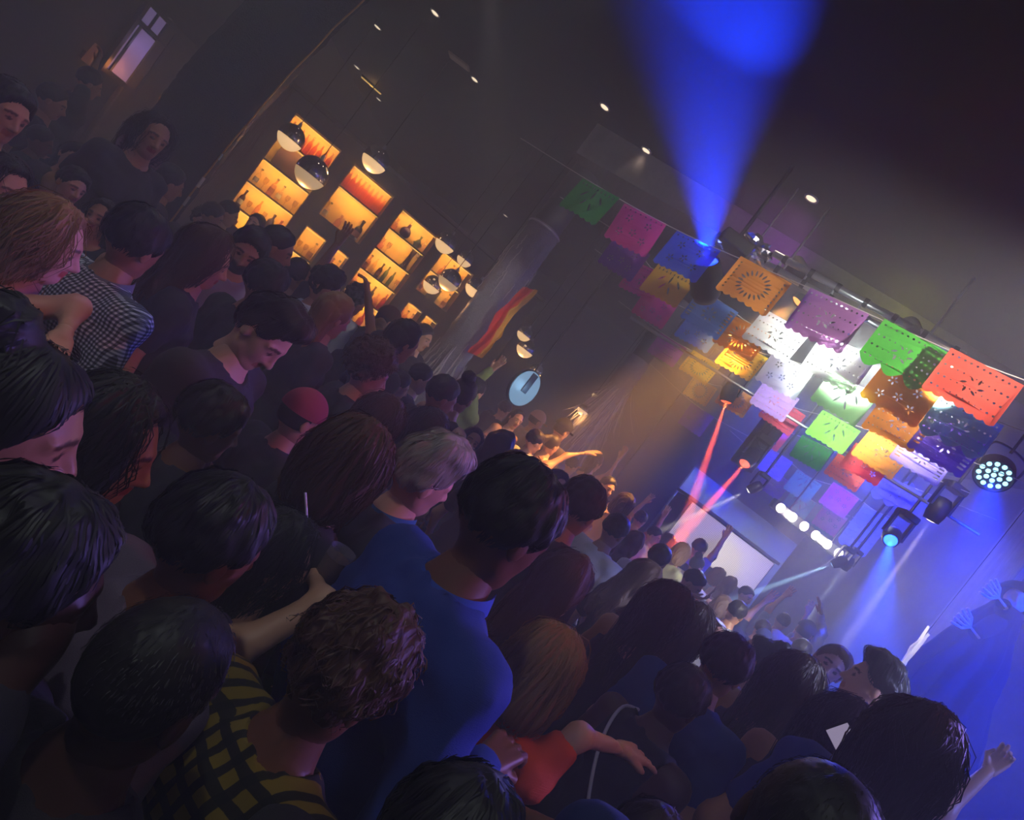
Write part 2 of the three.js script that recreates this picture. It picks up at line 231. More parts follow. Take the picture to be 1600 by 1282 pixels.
{
  const colM = mat(0x2a2830, 0.55);
  // near black column left of the bar, bulging as it rises
  const b0 = at(300, 300, 6), c = thing('black_wrapped_column', 'thick black column wrapped in creased plastic, left of the bar', 'column', V(b0.x - 0.36, 0, -6));
  const bend = (y) => 0.028 * Math.max(0, y - 1.2) ** 2.1;
  part('shaft', wrapGeo(0.3, 5, bend, 28, 40, 0.0), mat(0x0b0b0d, 0.6), c);
  part('plastic_wrap', wrapGeo(0.335, 4.99, bend, 64, 160, 0.025), mat(0x15151b, 0.27, { bumpMap: rep(crinkleTex, 4, 10), bumpScale: 0.01 }), c);
  const edge = []; for (let k = 0; k <= 30; k++) { const y = 0.8 + k * 0.14; edge.push(V(0.372 + bend(y) + n3(y * 2, 1, 1) * 0.008, y, 0.02)); }
  part('gold_trim', tube(edge, 0.008, 90, 6), mat(0xd6a84a, 0.3, { metalness: 0.8 }), c);
  for (const [y, h, w] of [[1.72, 0.11, 0.045], [1.5, 0.1, 0.03], [2.02, 0.07, 0.02]]) part('white_tape', rbox(0.012, h, w, 0.003, 0.385 + bend(y), y, 0.03), mat(0xd8d0c4, 0.7), c);
  // column with the flag
  const p1 = at(853, 357, 8), o = thing('flag_column', 'column wrapped in clear crinkled plastic behind the flag', 'column', V(p1.x, 0, -8));
  part('shaft', new THREE.CylinderGeometry(0.19, 0.19, CEIL, 28).translate(0, CEIL / 2, 0), colM, o); 
  const top1 = p1.y; part('plastic_wrap', wrapGeo(0.215, top1 - 0.9, () => 0, 56, 110, 0.022).translate(0, 0.9, 0), PLASTIC, o);
  part('tape_ring', new THREE.TorusGeometry(0.222, 0.012, 6, 40).rotateX(Math.PI / 2).translate(0, top1 - 0.03, 0), mat(0xc8c4cc, 0.4), o);
  for (let k = 0; k < 34; k++) { const a = rr(-0.3, 3.4), y = rr(1.5, 2.05), y2 = y - rr(0.3, 0.7); strand(o, V(Math.cos(a) * 0.24, y, Math.sin(a) * 0.24), V(Math.cos(a) * rr(0.24, 0.4), y2, Math.sin(a) * rr(0.25, 0.42)), rr(0.006, 0.016)); }
  for (let k = 0; k < 16; k++) { const a = rr(-0.2, 3.3), y = rr(2.9, top1 - 0.1); strand(o, V(Math.cos(a) * 0.236, y, Math.sin(a) * 0.236), V(Math.cos(a) * 0.245, y - rr(0.2, 0.4), Math.sin(a) * 0.245), rr(0.004, 0.01), 0); }
  // second and third columns further back
  [[1000, 562, 11.6, 0.18, 'gauze_column', 'column draped in torn white gauze, middle of the three'], [1063, 668, 14, 0.19, 'far_column', 'far pale column in the haze nearest the stage']].forEach(([x, y, d, r, nm, lb], i) => {
    const p = at(x, y, d), q = thing(nm, lb, 'column', V(p.x, 0, -d));
    part('shaft', new THREE.CylinderGeometry(r, r, CEIL, 24).translate(0, CEIL / 2, 0), colM, q);
    part('plastic_wrap', wrapGeo(r + 0.025, p.y - 0.8, () => 0, 44, 80, 0.02).translate(0, 0.8, 0), PLASTIC, q);
    if (!i) {
      for (let k = 0; k < 60; k++) { const a = rr(0, 3.3), yy = rr(2.2, 3.1), y2 = yy - rr(0.4, 1.1); strand(q, V(Math.cos(a) * 0.22, yy, Math.sin(a) * 0.22), V(Math.cos(a) * rr(0.22, 0.5) - 0.12 * (yy - y2), y2, Math.sin(a) * rr(0.2, 0.4)), rr(0.006, 0.022), 0.03); }
      for (let k = 0; k < 26; k++) { const yy = rr(1.9, 3.3); strand(q, V(0.2, yy, 0.05), V(rr(0.3, 0.7), yy - rr(0.5, 1.0), rr(0.0, 0.3)), rr(0.003, 0.008), 0.05); }
    }
  });
  // flag hanging on the column
  const f = thing('flag', 'hanging cloth flag, orange with a narrow yellow side', 'flag', [0, 0, 0]);
  const L0 = at(815, 447, 7.7), L1 = at(731, 551, 7.7), Rt = at(836, 452, 7.7), R1 = at(752, 560, 7.7), up = V(0, 1, 0);
  const cloth = (u0, u1, nm, col) => {
    const nu = 10, nv = 36, pos = [], uv = [], idx = [];
    for (let j = 0; j <= nv; j++) for (let i = 0; i <= nu; i++) { const t = j / nv, u = u0 + (u1 - u0) * i / nu, a = L0.clone().lerp(L1, t), b = Rt.clone().lerp(R1, t), wv = 0.03 * Math.sin(t * 9 + 1) * (1 - t * 0.5), p = a.lerp(b, u * 1.0).add(V(wv + 0.015 * n3(u * 3, t * 5, 2), 0, 0.03 * Math.sin(u * 9 + t * 4) + 0.03)); pos.push(...p.toArray()); uv.push(u * 0.3, t * 1.1); if (i < nu && j < nv) { const k = j * (nu + 1) + i; idx.push(k, k + 1, k + nu + 1, k + 1, k + nu + 2, k + nu + 1); } }
    const g = new THREE.BufferGeometry(); g.setAttribute('position', new THREE.Float32BufferAttribute(pos, 3)); g.setAttribute('uv', new THREE.Float32BufferAttribute(uv, 2)); g.setIndex(idx); g.computeVertexNormals(); part(nm, g, mat(col, 0.75, { transmission: 0.12, thickness: 0 }), f);
  };
  cloth(0, 0.66, 'orange_cloth', 0xff4416); cloth(0.66, 1.05, 'yellow_cloth', 0xf7b510);
  const sg = thing('round_sign', 'pale blue glowing round sign with a dark bar', 'sign', at(818, 606, 9.4)); sg.rotation.y = 0.85;
  part('backing', new THREE.CylinderGeometry(0.30, 0.30, 0.05, 40).rotateX(Math.PI / 2), METAL, sg); part('lit_face', new THREE.CylinderGeometry(0.28, 0.28, 0.02, 40).rotateX(Math.PI / 2).translate(0, 0, 0.03), glow(0x9fd4ff, 0.62), sg); part('dark_bar', rbox(0.13, 0.32, 0.02, 0.008, 0.0, 0.1, 0.045), mat(0x15222c, 0.6), sg); part('bracket', cyl(V(0, 0.28, -0.02), V(0, CEIL - sg.position.y, -0.02), 0.012), BLACK, sg);
  point(sg, V(0, 0, 0.15), 0x9fd4ff, 0.3, 4);
}

// ---------------------------------------------------------------- small window and panel at the far left
{
  const p = at(222, 75, 8), w = new THREE.Group(); w.name = 'window_1'; w.userData = { kind: 'structure' }; scene.add(w); w.position.set(-6.6, p.y, -8.24);
  w.rotation.y = Math.PI / 2; const fm = mat(0x141622, 0.4), gm = glow(0x9a86c8, 0.3, 0x8a80a8);
  part('frame', merge([box(0.06, 1.0, 0.06, -0.32, 0, 0), box(0.06, 1.0, 0.06, 0.32, 0, 0), box(0.7, 0.06, 0.06, 0, 0.5, 0), box(0.7, 0.06, 0.06, 0, -0.5, 0)]), fm, w);
  part('muntin', box(0.64, 0.03, 0.04, 0, 0.24, 0.01), fm, w); for (const x of [-0.11, 0.11]) part('muntin', box(0.03, 0.24, 0.04, x, 0.37, 0.01), fm, w); part('muntin', box(0.03, 0.7, 0.04, -0.22, -0.13, 0.01), fm, w);
  for (const [x, y, a, b] of [[-0.2, 0.37, 0.16, 0.2], [0, 0.37, 0.17, 0.2], [0.2, 0.37, 0.16, 0.2], [-0.26, -0.13, 0.05, 0.66], [0.05, -0.13, 0.5, 0.66]]) part('lit_pane', box(a, b, 0.012, x, y, 0), gm, w);
  point(w, V(0, 0, 0.2), 0x9a86c8, 0.15, 4);
  const q = struct('trim_5', rbox(0.08, 2.0, 1.3, 0.02, -6.62, 2.1, -9.0), mat(0x7a6a48, 0.8, { map: plasterTex }));
  const s = thing('wall_sconce', 'unseen warm wall lamp lighting the panel below the lavender window', 'wall lamp', at(175, 118, 7.6)); s.position.x = -6.6; part('bracket', rbox(0.05, 0.1, 0.05, 0.01, 0.0, 0, 0), METAL, s); part('lamp_shade', new THREE.CylinderGeometry(0.03, 0.05, 0.26, 16, 1, true).translate(0.07, 0.06, 0), glow(0xff8a50, 0.08), s); point(s, V(0.2, 0.1, -0.5), 0xff9a50, 0.3, 3);  // lamp itself unseen, placed to warm the wall panel by the window
}

// ---------------------------------------------------------------- rows of cut paper banners
const bannerSlots = [];
{
  const H = 3.9, hole = (pts) => { const p = new THREE.Path(); pts.forEach(([x, y], i) => (i ? p.lineTo(x, y) : p.moveTo(x, y))); p.closePath(); return p; };
  const dot = (x, y, r, n = 6) => hole(Array.from({ length: n }, (_, k) => [x + r * Math.cos(k * 2 * Math.PI / n), y + r * Math.sin(k * 2 * Math.PI / n)]));
  const leaf = (x, y, l, w, a) => { const c = Math.cos(a), s = Math.sin(a), P = (u, v) => [x + u * c - v * s, y + u * s + v * c]; return hole([P(-l / 2, 0), P(-l / 5, w / 2), P(l / 5, w / 2.4), P(l / 2, 0), P(l / 5, -w / 2.4), P(-l / 5, -w / 2)]); };
  function outline(w, h, kind) {
    const s = new THREE.Shape(), n = kind === 'petal' ? 3 : 7, d = kind === 'petal' ? 0.06 : 0.018; s.moveTo(-w / 2, 0); s.lineTo(w / 2, 0); s.lineTo(w / 2, -h + d);
    for (let k = 0; k < n; k++) { const x0 = w / 2 - w * k / n, x1 = w / 2 - w * (k + 1) / n; for (let j = 1; j <= 6; j++) { const t = j / 6; s.lineTo(x0 + (x1 - x0) * t, -h + d - d * Math.sin(t * Math.PI)); } }
    s.lineTo(-w / 2, 0); return s;
  }
  function design(kind, w, h) {
    const s = outline(w, h, kind), H2 = [];
    const cx = 0, cy = -h * 0.48;
    if (kind === 'sun') { for (let k = 0; k < 20; k++) { const a = k * Math.PI / 10; H2.push(leaf(cx + Math.cos(a) * 0.115, cy + Math.sin(a) * 0.105, 0.055, 0.016, a)); } for (let k = 0; k < 8; k++) { H2.push(leaf(-w * 0.42, -h * (0.12 + k * 0.1), 0.022, 0.012, 0.6)); H2.push(leaf(w * 0.42, -h * (0.12 + k * 0.1), 0.022, 0.012, -0.6)); } }
    else if (kind === 'leaf') { for (const [x, y, a] of [[-0.1, -0.12, 0.9], [0.1, -0.12, -0.9], [-0.04, -0.2, 1.2], [0.05, -0.22, -1.1], [0, -0.1, 1.57]]) H2.push(leaf(x, y, 0.1, 0.02, a)); for (let k = 0; k < 9; k++) H2.push(hole([[-w * 0.42 + k * w * 0.1, -0.025], [-w * 0.42 + k * w * 0.1 + 0.012, -0.025], [-w * 0.42 + k * w * 0.1 + 0.012, -0.05], [-w * 0.42 + k * w * 0.1, -0.05]])); }
    else if (kind === 'flower') { for (const [x, y] of [[-0.1, -0.1], [0.1, -0.1], [0, -0.2], [-0.12, -0.24], [0.12, -0.24]]) { for (let k = 0; k < 5; k++) H2.push(leaf(x + Math.cos(k * 1.257) * 0.025, y + Math.sin(k * 1.257) * 0.025, 0.028, 0.014, k * 1.257)); } for (let k = 0; k < 8; k++) H2.push(dot(-w * 0.42 + k * w * 0.12, -0.03, 0.008)); }
    else if (kind === 'ladder') { for (let k = 0; k < 8; k++) for (const x of [-w * 0.4, w * 0.4]) H2.push(hole([[x - 0.025, -0.03 - k * 0.034], [x + 0.025, -0.03 - k * 0.034], [x + 0.025, -0.046 - k * 0.034], [x - 0.025, -0.046 - k * 0.034]])); for (let k = 0; k < 8; k++) H2.push(leaf(Math.cos(k * 0.785) * 0.06, cy + Math.sin(k * 0.785) * 0.06, 0.04, 0.018, k * 0.785)); }
    else { for (let r = 0; r < 4; r++) for (let k = 0; k < 11; k++) { const e = r === 0 || k < 2 || k > 8; H2.push(dot(-w * 0.43 + k * w * 0.086, -0.035 - r * h * 0.23, e ? 0.009 : 0.006, 5)); } for (let k = 0; k < 6; k++) H2.push(leaf(Math.cos(k * 1.047) * 0.055, cy + Math.sin(k * 1.047) * 0.05, 0.045, 0.016, k * 1.047 + 0.5)); }
    s.holes = H2; return s;
  }
  const cache = {};
  function bannerGeo(kind, w, h, bow) {
    const key = kind + w + h + bow; if (cache[key]) return cache[key];
    const g = new THREE.ShapeGeometry(design(kind, w, h), 4), p = g.attributes.position;
    for (let i = 0; i < p.count; i++) { const x = p.getX(i), y = p.getY(i), t = -y / h; p.setZ(i, bow * t * t * 0.09 + 0.012 * t * Math.sin(x * 18 + bow * 3) + 0.01 * Math.cos(x * 6)); }
    g.computeVertexNormals(); return cache[key] = g;
  }
  const rows = { 1: 'front row', 2: 'second row', 3: 'third row', 4: 'fourth row', 5: 'fifth row', 6: 'sixth row', 7: 'hazy back rows' };
  const B = [ // [colour word, hex, pattern, row, TLx, TLy, TRx, TRy, note]
    ['green', 0x16a53a, 'leaf', 1, 917, 280, 961, 308, 'leftmost'], ['magenta', 0xe01896, 'flower', 1, 980, 319, 1037, 349, 'second from left'], ['blue', 0x1f5de8, 'flower', 1, 1055, 362, 1128, 390, 'by the blue spotlight'], ['orange', 0xf59a1e, 'sun', 1, 1155, 403, 1239, 440, 'with a cut sun'], ['mauve', 0xc07ac0, 'lattice', 1, 1265, 450, 1358, 490, 'under the truss'], ['lime green', 0x3fbf1c, 'petal', 1, 1386, 505, 1478, 545, 'leafy, under the truss'], ['red orange', 0xf0421e, 'lattice', 1, 1500, 545, 1584, 600, 'at the right end'],
    ['purple', 0x8a35b8, 'flower', 2, 957, 375, 1022, 389, 'behind the magenta one'], ['magenta', 0xe01896, 'lattice', 2, 1000, 412, 1040, 430, 'small, left of the yellow point'], ['yellow', 0xf5c414, 'leaf', 2, 1040, 416, 1076, 437, 'small, peeking below the blue one'], ['light blue', 0x5a94e8, 'ladder', 2, 1090, 455, 1158, 485, 'behind the round spotlight'], ['orange', 0xf59a1e, 'sun', 2, 1150, 493, 1197, 520, 'left of the white ones'], ['white', 0xf2f0ec, 'lattice', 2, 1195, 485, 1265, 520, 'left of two, white as if overlit'], ['white', 0xf4f4f0, 'lattice', 2, 1285, 522, 1370, 560, 'right of two, white as if overlit'], ['orange', 0xf59a1e, 'flower', 2, 1390, 570, 1465, 610, 'with white patch'], ['pale blue', 0x8fd0f0, 'petal', 2, 1485, 628, 1550, 655, 'scalloped'],  // both whites hold the glare of strongly lit paper in their colour
    ['magenta', 0xe01896, 'flower', 3, 1015, 452, 1055, 475, 'left end'], ['sky blue', 0x6aa4f0, 'flower', 3, 1078, 490, 1135, 512, 'hazy'], ['yellow', 0xf5c414, 'sun', 3, 1145, 530, 1200, 560, 'bright'], ['white', 0xece8f2, 'flower', 3, 1205, 545, 1275, 585, 'purple edged, white as if overlit'], ['pale green', 0xa6eaa0, 'leaf', 3, 1300, 590, 1370, 612, 'leafy'], ['amber', 0xf7991a, 'lattice', 3, 1380, 625, 1460, 655, 'below the orange'], ['violet', 0x7a5ad8, 'ladder', 3, 1470, 655, 1530, 685, 'right'],  // the white one has the glare of strong light in its colour
    ['plum', 0xb53ab0, 'flower', 4, 1030, 520, 1075, 545, 'left end'], ['yellow', 0xf5c414, 'sun', 4, 1082, 545, 1128, 575, 'striped'], ['lilac', 0xb08ae0, 'lattice', 4, 1195, 598, 1250, 618, 'narrow'], ['crimson', 0xd8385a, 'lattice', 4, 1207, 622, 1262, 645, 'glittering'], ['bright green', 0x6ee03a, 'leaf', 4, 1285, 645, 1345, 670, 'with bright leaf'], ['orange', 0xf59a1e, 'lattice', 4, 1362, 678, 1425, 700, 'deep'], ['red', 0xe83c3a, 'flower', 4, 1335, 697, 1398, 718, 'above the cable'], ['lavender', 0x9a90f0, 'ladder', 3, 1437, 682, 1480, 705, 'narrow'],
    ['ochre', 0xe0aa30, 'sun', 5, 1078, 585, 1128, 610, 'above the orange beam'], ['orange', 0xf59a1e, 'sun', 5, 1140, 600, 1178, 622, 'by the orange beam'], ['raspberry', 0xd83a70, 'flower', 5, 1190, 655, 1240, 680, 'low'], ['green', 0x16a53a, 'leaf', 5, 1255, 680, 1300, 705, 'low'], ['blue violet', 0x5a62e8, 'petal', 5, 1383, 742, 1440, 770, 'scalloped'], ['tomato', 0xf0603a, 'lattice', 5, 1310, 712, 1360, 735, 'low'],
    ['purple', 0x8a35b8, 'flower', 6, 1078, 630, 1118, 652, 'left'], ['violet', 0x7a5ad8, 'lattice', 6, 1200, 700, 1240, 722, 'mid'], ['teal', 0x2fb59a, 'leaf', 6, 1245, 735, 1285, 757, 'low'], ['magenta', 0xe01896, 'flower', 6, 1300, 755, 1345, 778, 'low'], ['blue', 0x1f5de8, 'petal', 6, 1352, 790, 1392, 812, 'low scalloped'],
    ['purple', 0x8a35b8, 'flower', 7, 1205, 735, 1236, 752, 'left'], ['teal', 0x2fb59a, 'leaf', 7, 1240, 765, 1275, 785, 'mid'], ['magenta', 0xe01896, 'flower', 7, 1290, 790, 1325, 810, 'mid'], ['blue', 0x1f5de8, 'petal', 7, 1335, 818, 1368, 838, 'right'],
  ];
  const ends = {};
  B.forEach(([word, hex, kind, row, ax, ay, bx, by, note], i) => {
    const mx = (ax + bx) / 2, my = (ay + by) / 2; let c = atY(mx, my, H); if (c.x > 5.7) c = at(mx, my, 5.7 / (c.x / -c.z)); const maxD = [0, 7, 7.4, 8.2, 9.4, 10.4, 11, 11.6][row]; if (-c.z > maxD) c = at(mx, my, maxD);
    const w = 0.46, h = row > 5 ? 0.42 : 0.35, o = single('paper_banner', bannerGeo(kind, w, h, [0.6, -0.5, 0.2][i % 3]), mat(hex, 0.85, { transmission: 0.38, thickness: 0 }), `${word} cut paper banner in the ${rows[row]}, ${note}`, 'paper banner', 'cut paper banners strung over the dance floor');
    o.position.copy(c); o.rotation.y = -0.5 + rr(-0.12, 0.12); o.rotation.z = rr(-0.04, 0.04);
    (ends[row] ??= []).push(c);
  });
  for (const row in ends) {
    const L = ends[row].sort((a, b) => a.x - b.x), d = L.at(-1).clone().sub(L[0]).normalize(), pts = [L[0].clone().addScaledVector(d, -1.2).setY(L[0].y + 0.12), ...L, L.at(-1).clone().addScaledVector(d, Math.max(0.05, Math.min(1, (6.05 - L.at(-1).x) / d.x))).setY(L.at(-1).y + 0.12)];
    single('banner_string', tube(pts, 0.004, pts.length * 6, 5), mat(0xd8d4cc, 0.7), 'thin pale string carrying the ' + rows[row] + ' of banners', 'string', 'banner strings');
  }
}

// ---------------------------------------------------------------- truss, cable, stage lights
{
  const a = at(1158, 380, 6.05), b = at(1500, 566, 5.3), d = b.clone().sub(a).normalize(), nrm = V(0, 1, 0).cross(d).normalize();
  const t = thing('lighting_truss', 'steel twin tube lighting truss above the banners', 'truss');
  const at2 = (s, y, m) => a.clone().addScaledVector(d, s).addScaledVector(nrm, m).add(V(0, y, 0)), Lt = a.distanceTo(b);
  for (const [y, m] of [[0.06, 0], [-0.06, 0], [0.0, 0.16]]) part('tube', cyl(at2(0.3, y, m), at2(Lt, y, m), 0.032, 0.032, 16), STEEL, t);
  for (let k = 0; k < 7; k++) { const s = 0.4 + k * (Lt - 0.5) / 6; for (const [y, m] of [[0.06, 0], [-0.06, 0], [0, 0.16]]) part('clamp', cyl(at2(s, y, m), at2(s + 0.04, y, m), 0.042, 0.042, 14), BLACK, t); part('brace', merge([cyl(at2(s, 0.06, 0), at2(s, 0, 0.16), 0.01), cyl(at2(s, -0.06, 0), at2(s, 0, 0.16), 0.01), cyl(at2(s, 0.06, 0), at2(s, -0.06, 0), 0.01)]), STEEL, t); }
  for (const s of [0.45, Lt - 0.3]) part('hanger_rod', cyl(at2(s, 0, 0.05), at2(s, CEIL - at2(s, 0, 0).y, 0.05), 0.012), STEEL, t);
  const e = thing('foil_bundle', 'crumpled shiny foil bundle at the left end of truss', 'foil', at2(0.12, 0, 0)); { const g = new THREE.IcosahedronGeometry(0.14, 4), p = g.attributes.position; for (let i = 0; i < p.count; i++) { const v = V(p.getX(i), p.getY(i), p.getZ(i)), k = 1 + 0.35 * n3(v.x * 14, v.y * 14, v.z * 14) + 0.2 * n3(v.x * 40, v.y * 40, v.z * 40); p.setXYZ(i, v.x * k * 1.3, v.y * k * 0.8, v.z * k); } g.computeVertexNormals(); part('foil', g, mat(0xc8c8d4, 0.18, { metalness: 1 }), e); part('hook', cyl(V(0, 0.05, 0), V(0, CEIL - e.position.y, 0), 0.008), STEEL, e); }
  const c0 = at(985, 496, 8.6), c1 = at(1530, 836, 7.4); single('steel_cable', tube([c0, c0.clone().lerp(c1, 0.5).add(V(0, -0.01, 0)), c1], 0.02, 40, 8), STEEL, 'long pale steel pipe crossing below the banners', 'pipe');
  // one moving head light: clamp, base, yoke, head, lens; beam as a real spot in the haze
  function movingHead(pos, target, color, I, half, label, size = 1, lensI = 6, blend = 0.15, hang = true) {
    const o = thing('moving_head_light', label, 'stage light', pos), aim = target.clone().sub(pos).normalize(), q = new THREE.Quaternion().setFromUnitVectors(V(0, 0, 1), aim), up = hang ? 1 : -1;
    part('base', rbox(0.22 * size, 0.09 * size, 0.2 * size, 0.02, 0, 0.3 * size * up, 0), BLACK, o);
    if (hang) part('clamp_rod', cyl(V(0, 0.33 * size, 0), V(0, Math.max(0.5, CEIL - pos.y), 0), 0.018), METAL, o); else part('stand', cyl(V(0, -0.33 * size, 0), V(0, 0.9 - pos.y, 0), 0.03), METAL, o);
    for (const k of [-0.12, 0.12]) part('yoke_arm', box(0.025 * size, 0.3 * size, 0.07 * size, k * size, 0.15 * size * up, 0), BLACK, o);
    const hd = new THREE.LatheGeometry([[0, -0.15], [0.07, -0.14], [0.1, -0.08], [0.105, 0.05], [0.09, 0.12], [0.085, 0.15], [0.075, 0.15], [0.075, 0.11], [0, 0.11]].map(([x, y]) => new THREE.Vector2(x * size, y * size)), 28).rotateX(Math.PI / 2); hd.applyQuaternion(q); part('head', hd, BLACK, o);
    const ln = new THREE.SphereGeometry(0.072 * size, 20, 10, 0, Math.PI * 2, 0, Math.PI / 2).scale(1, 0.35, 1).rotateX(Math.PI / 2).translate(0, 0, 0.135 * size); ln.applyQuaternion(q); part('lens_light', ln, glow(color, lensI, 0x888888), o);
    spot(o, aim.clone().multiplyScalar(0.145 * size), target, color, I, half, blend, 1);
    return o;
  }
  // the large blue one that shoots up at the ceiling
  const bp = at(1103, 440, 5.75);
  const wide = movingHead(bp, atY(1118, -60, CEIL), 0x1238ff, 360, 23, 'dark round moving head light throwing the blue ceiling beam', 1.35, 7, 1.0);
  spot(wide, V(0.02, 0.2, 0.1), atY(1075, 190, CEIL), 0x7080ff, 300, 3.2, 0.8);
  movingHead(at(1140, 612, 9.2), at(1056, 862, 8.9), 0xff5a20, 3000, 3.0, 'moving head light casting the long orange beam', 1.1, 3);
  movingHead(at(1172, 715, 9.2), at(1056, 850, 8.2), 0xff5a30, 2300, 3.0, 'moving head light casting the short orange beam', 1.1, 3);
  movingHead(at(1180, 762, 9.0), at(1040, 826, 9.3), 0xfff0e0, 1100, 1.9, 'small stage light with a thin white beam over the crowd', 0.7, 6);
  movingHead(at(1312, 878, 8.8), at(1190, 922, 9.2), 0xb0e4ff, 1400, 2.2, 'stage light casting a pale cyan beam to the left', 0.7, 6);
  movingHead(at(1324, 880, 8.9), at(1250, 985, 9.2), 0xd8e4ff, 900, 1.8, 'stage light casting a thin beam down at raised hands', 0.7, 6);
  movingHead(at(1466, 796, 7.2), at(1290, 1050, 7.6), 0xffe8d8, 650, 2.2, 'silver spotlight with a narrow pale beam into the crowd', 1.0, 6);
  movingHead(at(1393, 838, 7.6), at(1330, 1130, 4.6), 0x1448ff, 1100, 8, 'round spotlight facing the room with a wide blue beam', 1.0, 14, 0.6);
  // LED par at right: can, ring of diodes
  const pp = at(1553, 742, 6.2), pt = at(1490, 1020, 4.2), par = thing('led_par_light', 'round LED can light with a ring of diodes pouring blue light', 'stage light', pp), q = new THREE.Quaternion().setFromUnitVectors(V(0, 0, 1), pt.clone().sub(pp).normalize());
  const G = (g) => g.applyQuaternion(q); part('can', G(new THREE.LatheGeometry([[0, -0.25], [0.09, -0.24], [0.165, -0.12], [0.17, 0.04], [0.155, 0.04], [0.15, 0.0], [0, 0.0]].map(([x, y]) => new THREE.Vector2(x, y)), 32).rotateX(Math.PI / 2)), BLACK, par);
  for (const [n, r] of [[1, 0], [6, 0.06], [12, 0.12]]) for (let k = 0; k < n; k++) part('diode_light', G(new THREE.SphereGeometry(0.022, 12, 8).translate(Math.cos(k * 6.283 / n) * r, Math.sin(k * 6.283 / n) * r, 0.012)), glow(0xa0e8ff, 3), par);
  part('bracket', tube([V(-0.19, 0, 0), V(-0.19, 0.25, 0), V(0.19, 0.25, 0), V(0.19, 0, 0)], 0.012, 30, 6), METAL, par); part('clamp_rod', cyl(V(0, 0.25, 0), V(0, CEIL - pp.y, 0), 0.014), METAL, par);
  spot(par, V(0, 0, 0.03).applyQuaternion(q), pt, 0x0830ff, 700, 11, 0.6, 4);
  // unseen wash cans, placed to colour banners, crowd and the blue side wall
  function wash(pos, target, color, I, half, label, rod = 0, blend = 0.7) {
    const o = thing('wash_light', label, 'stage light', pos), qq = new THREE.Quaternion().setFromUnitVectors(V(0, 0, 1), target.clone().sub(pos).normalize());
    part('can', new THREE.CylinderGeometry(0.085, 0.075, 0.24, 24, 1, true).rotateX(Math.PI / 2).translate(0, 0, -0.08).applyQuaternion(qq), BLACK, o); part('back_cap', new THREE.SphereGeometry(0.075, 20, 10, 0, 6.284, 0, 1.571).rotateX(-Math.PI / 2).translate(0, 0, -0.2).applyQuaternion(qq), BLACK, o);
    part('lens_light', new THREE.CylinderGeometry(0.078, 0.078, 0.01, 24).rotateX(Math.PI / 2).translate(0, 0, 0.02).applyQuaternion(qq), glow(color, 2), o); part('clamp_rod', cyl(V(0, rod < 0 ? -0.04 : 0.06, 0), rod.isVector3 ? rod.clone().sub(pos) : V(0, rod || CEIL - pos.y, 0), 0.012), METAL, o);
    spot(o, V(0, 0, 0.06).applyQuaternion(qq), target, color, I, half, blend, 3); return o;
  }
  wash(at2(1.5, -0.25, 0.12), at(1300, 625, 7.2), 0xf4fff4, 58, 40, 'unseen wash light behind the second row lighting the deeper banners', at2(1.5, -0.06, 0));
  wash(at2(2.25, -0.25, 0.12), at(1420, 680, 6.8), 0xfff0d8, 30, 40, 'unseen wash light behind the second row near the truss right end', at2(2.25, -0.06, 0));
  wash(at2(1.2, -0.42, -0.6), at(1270, 545, 5.9), 0xf4fff4, 9, 48, 'unseen wash light under the truss whitening the middle banners', at2(1.3, -0.06, 0));
  wash(at2(2.1, -0.38, -0.5), at(1420, 620, 5.6), 0xfff0d0, 9, 45, 'unseen wash light at the right part of the truss lighting banners', at2(2.1, -0.06, 0));
  wash(V(3.4, 4.6, -1.2), at(330, 520, 2.4), 0xff5a70, 12, 22, 'unseen pink wash light near the ceiling aimed at the near crowd');
  wash(V(4.8, 4.6, -0.9), at(1312, 1055, 2.9), 0xc4caff, 130, 9, 'unseen cool white front light over the right crowd');
  wash(at2(0.5, 0.14, 0.2), at(1200, 350, 6.9), 0xb050d0, 7, 45, 'unseen violet up light washing the ceiling bulkhead', -0.12);
  wash(at2(1.6, 0.14, 0.2), at(1400, 470, 6.6), 0xc0c030, 5, 45, 'unseen olive up light washing the ceiling bulkhead', -0.12);
  wash(at(1250, 470, 7.2), at(880, 735, 7.2), 0xffb054, 230, 19, 'unseen amber wash light behind the banners aimed at mid crowd');
  wash(V(3.0, 4.2, -2.7), V(0.5, 3.5, -5.7), 0xfff6ee, 52, 27, 'unseen white front light near the ceiling aimed at the banners');
  wash(V(-2.5, 4.82, -5.0), V(-0.95, 2.7, -7.8), 0xfff0e8, 13, 8, 'unseen white front light near the ceiling aimed at the flag');
  wash(V(4.4, 4.7, -2.2), at(1180, 950, 6.0), 0xfaf4ec, 190, 10, 'unseen white front light from the right on the far crowd');
  wash(V(5.9, 4.3, -0.6), at(1520, 1205, 2.9), 0x6070ff, 90, 9, 'unseen pale blue wash light by the right wall aimed at the raised arm');
  wash(V(5.95, 3.6, -2.5), V(-0.2, 1.5, -1.25), 0x9a80ff, 95, 12, 'unseen violet side light by the right wall aimed at the nearest heads');
  wash(V(5.9, 4.6, -11.6), V(3.2, 1.4, -4.0), 0x002cff, 110, 48, 'unseen blue wash light in the far right corner of the stage');
  wash(V(2.6, 4.5, -9.2), V(5.6, 2.4, -12.4), 0x002cff, 90, 40, 'unseen blue wash light above the booth aimed at the backdrop');
  wash(V(5.6, 4.4, -3.2), V(6.2, 2.2, -7.2), 0x002cff, 330, 46, 'unseen blue wash light lighting the right side wall');
  wash(V(5.4, 4.3, -9.6), V(1.0, 1.6, -1.0), 0x2830ff, 120, 22, 'unseen blue violet wash light at the far right over the crowd');
  wash(V(4.6, 4.5, -9.4), at(1230, 1000, 5.5), 0xdce8ff, 60, 14, 'unseen white wash light over the stage front');
}

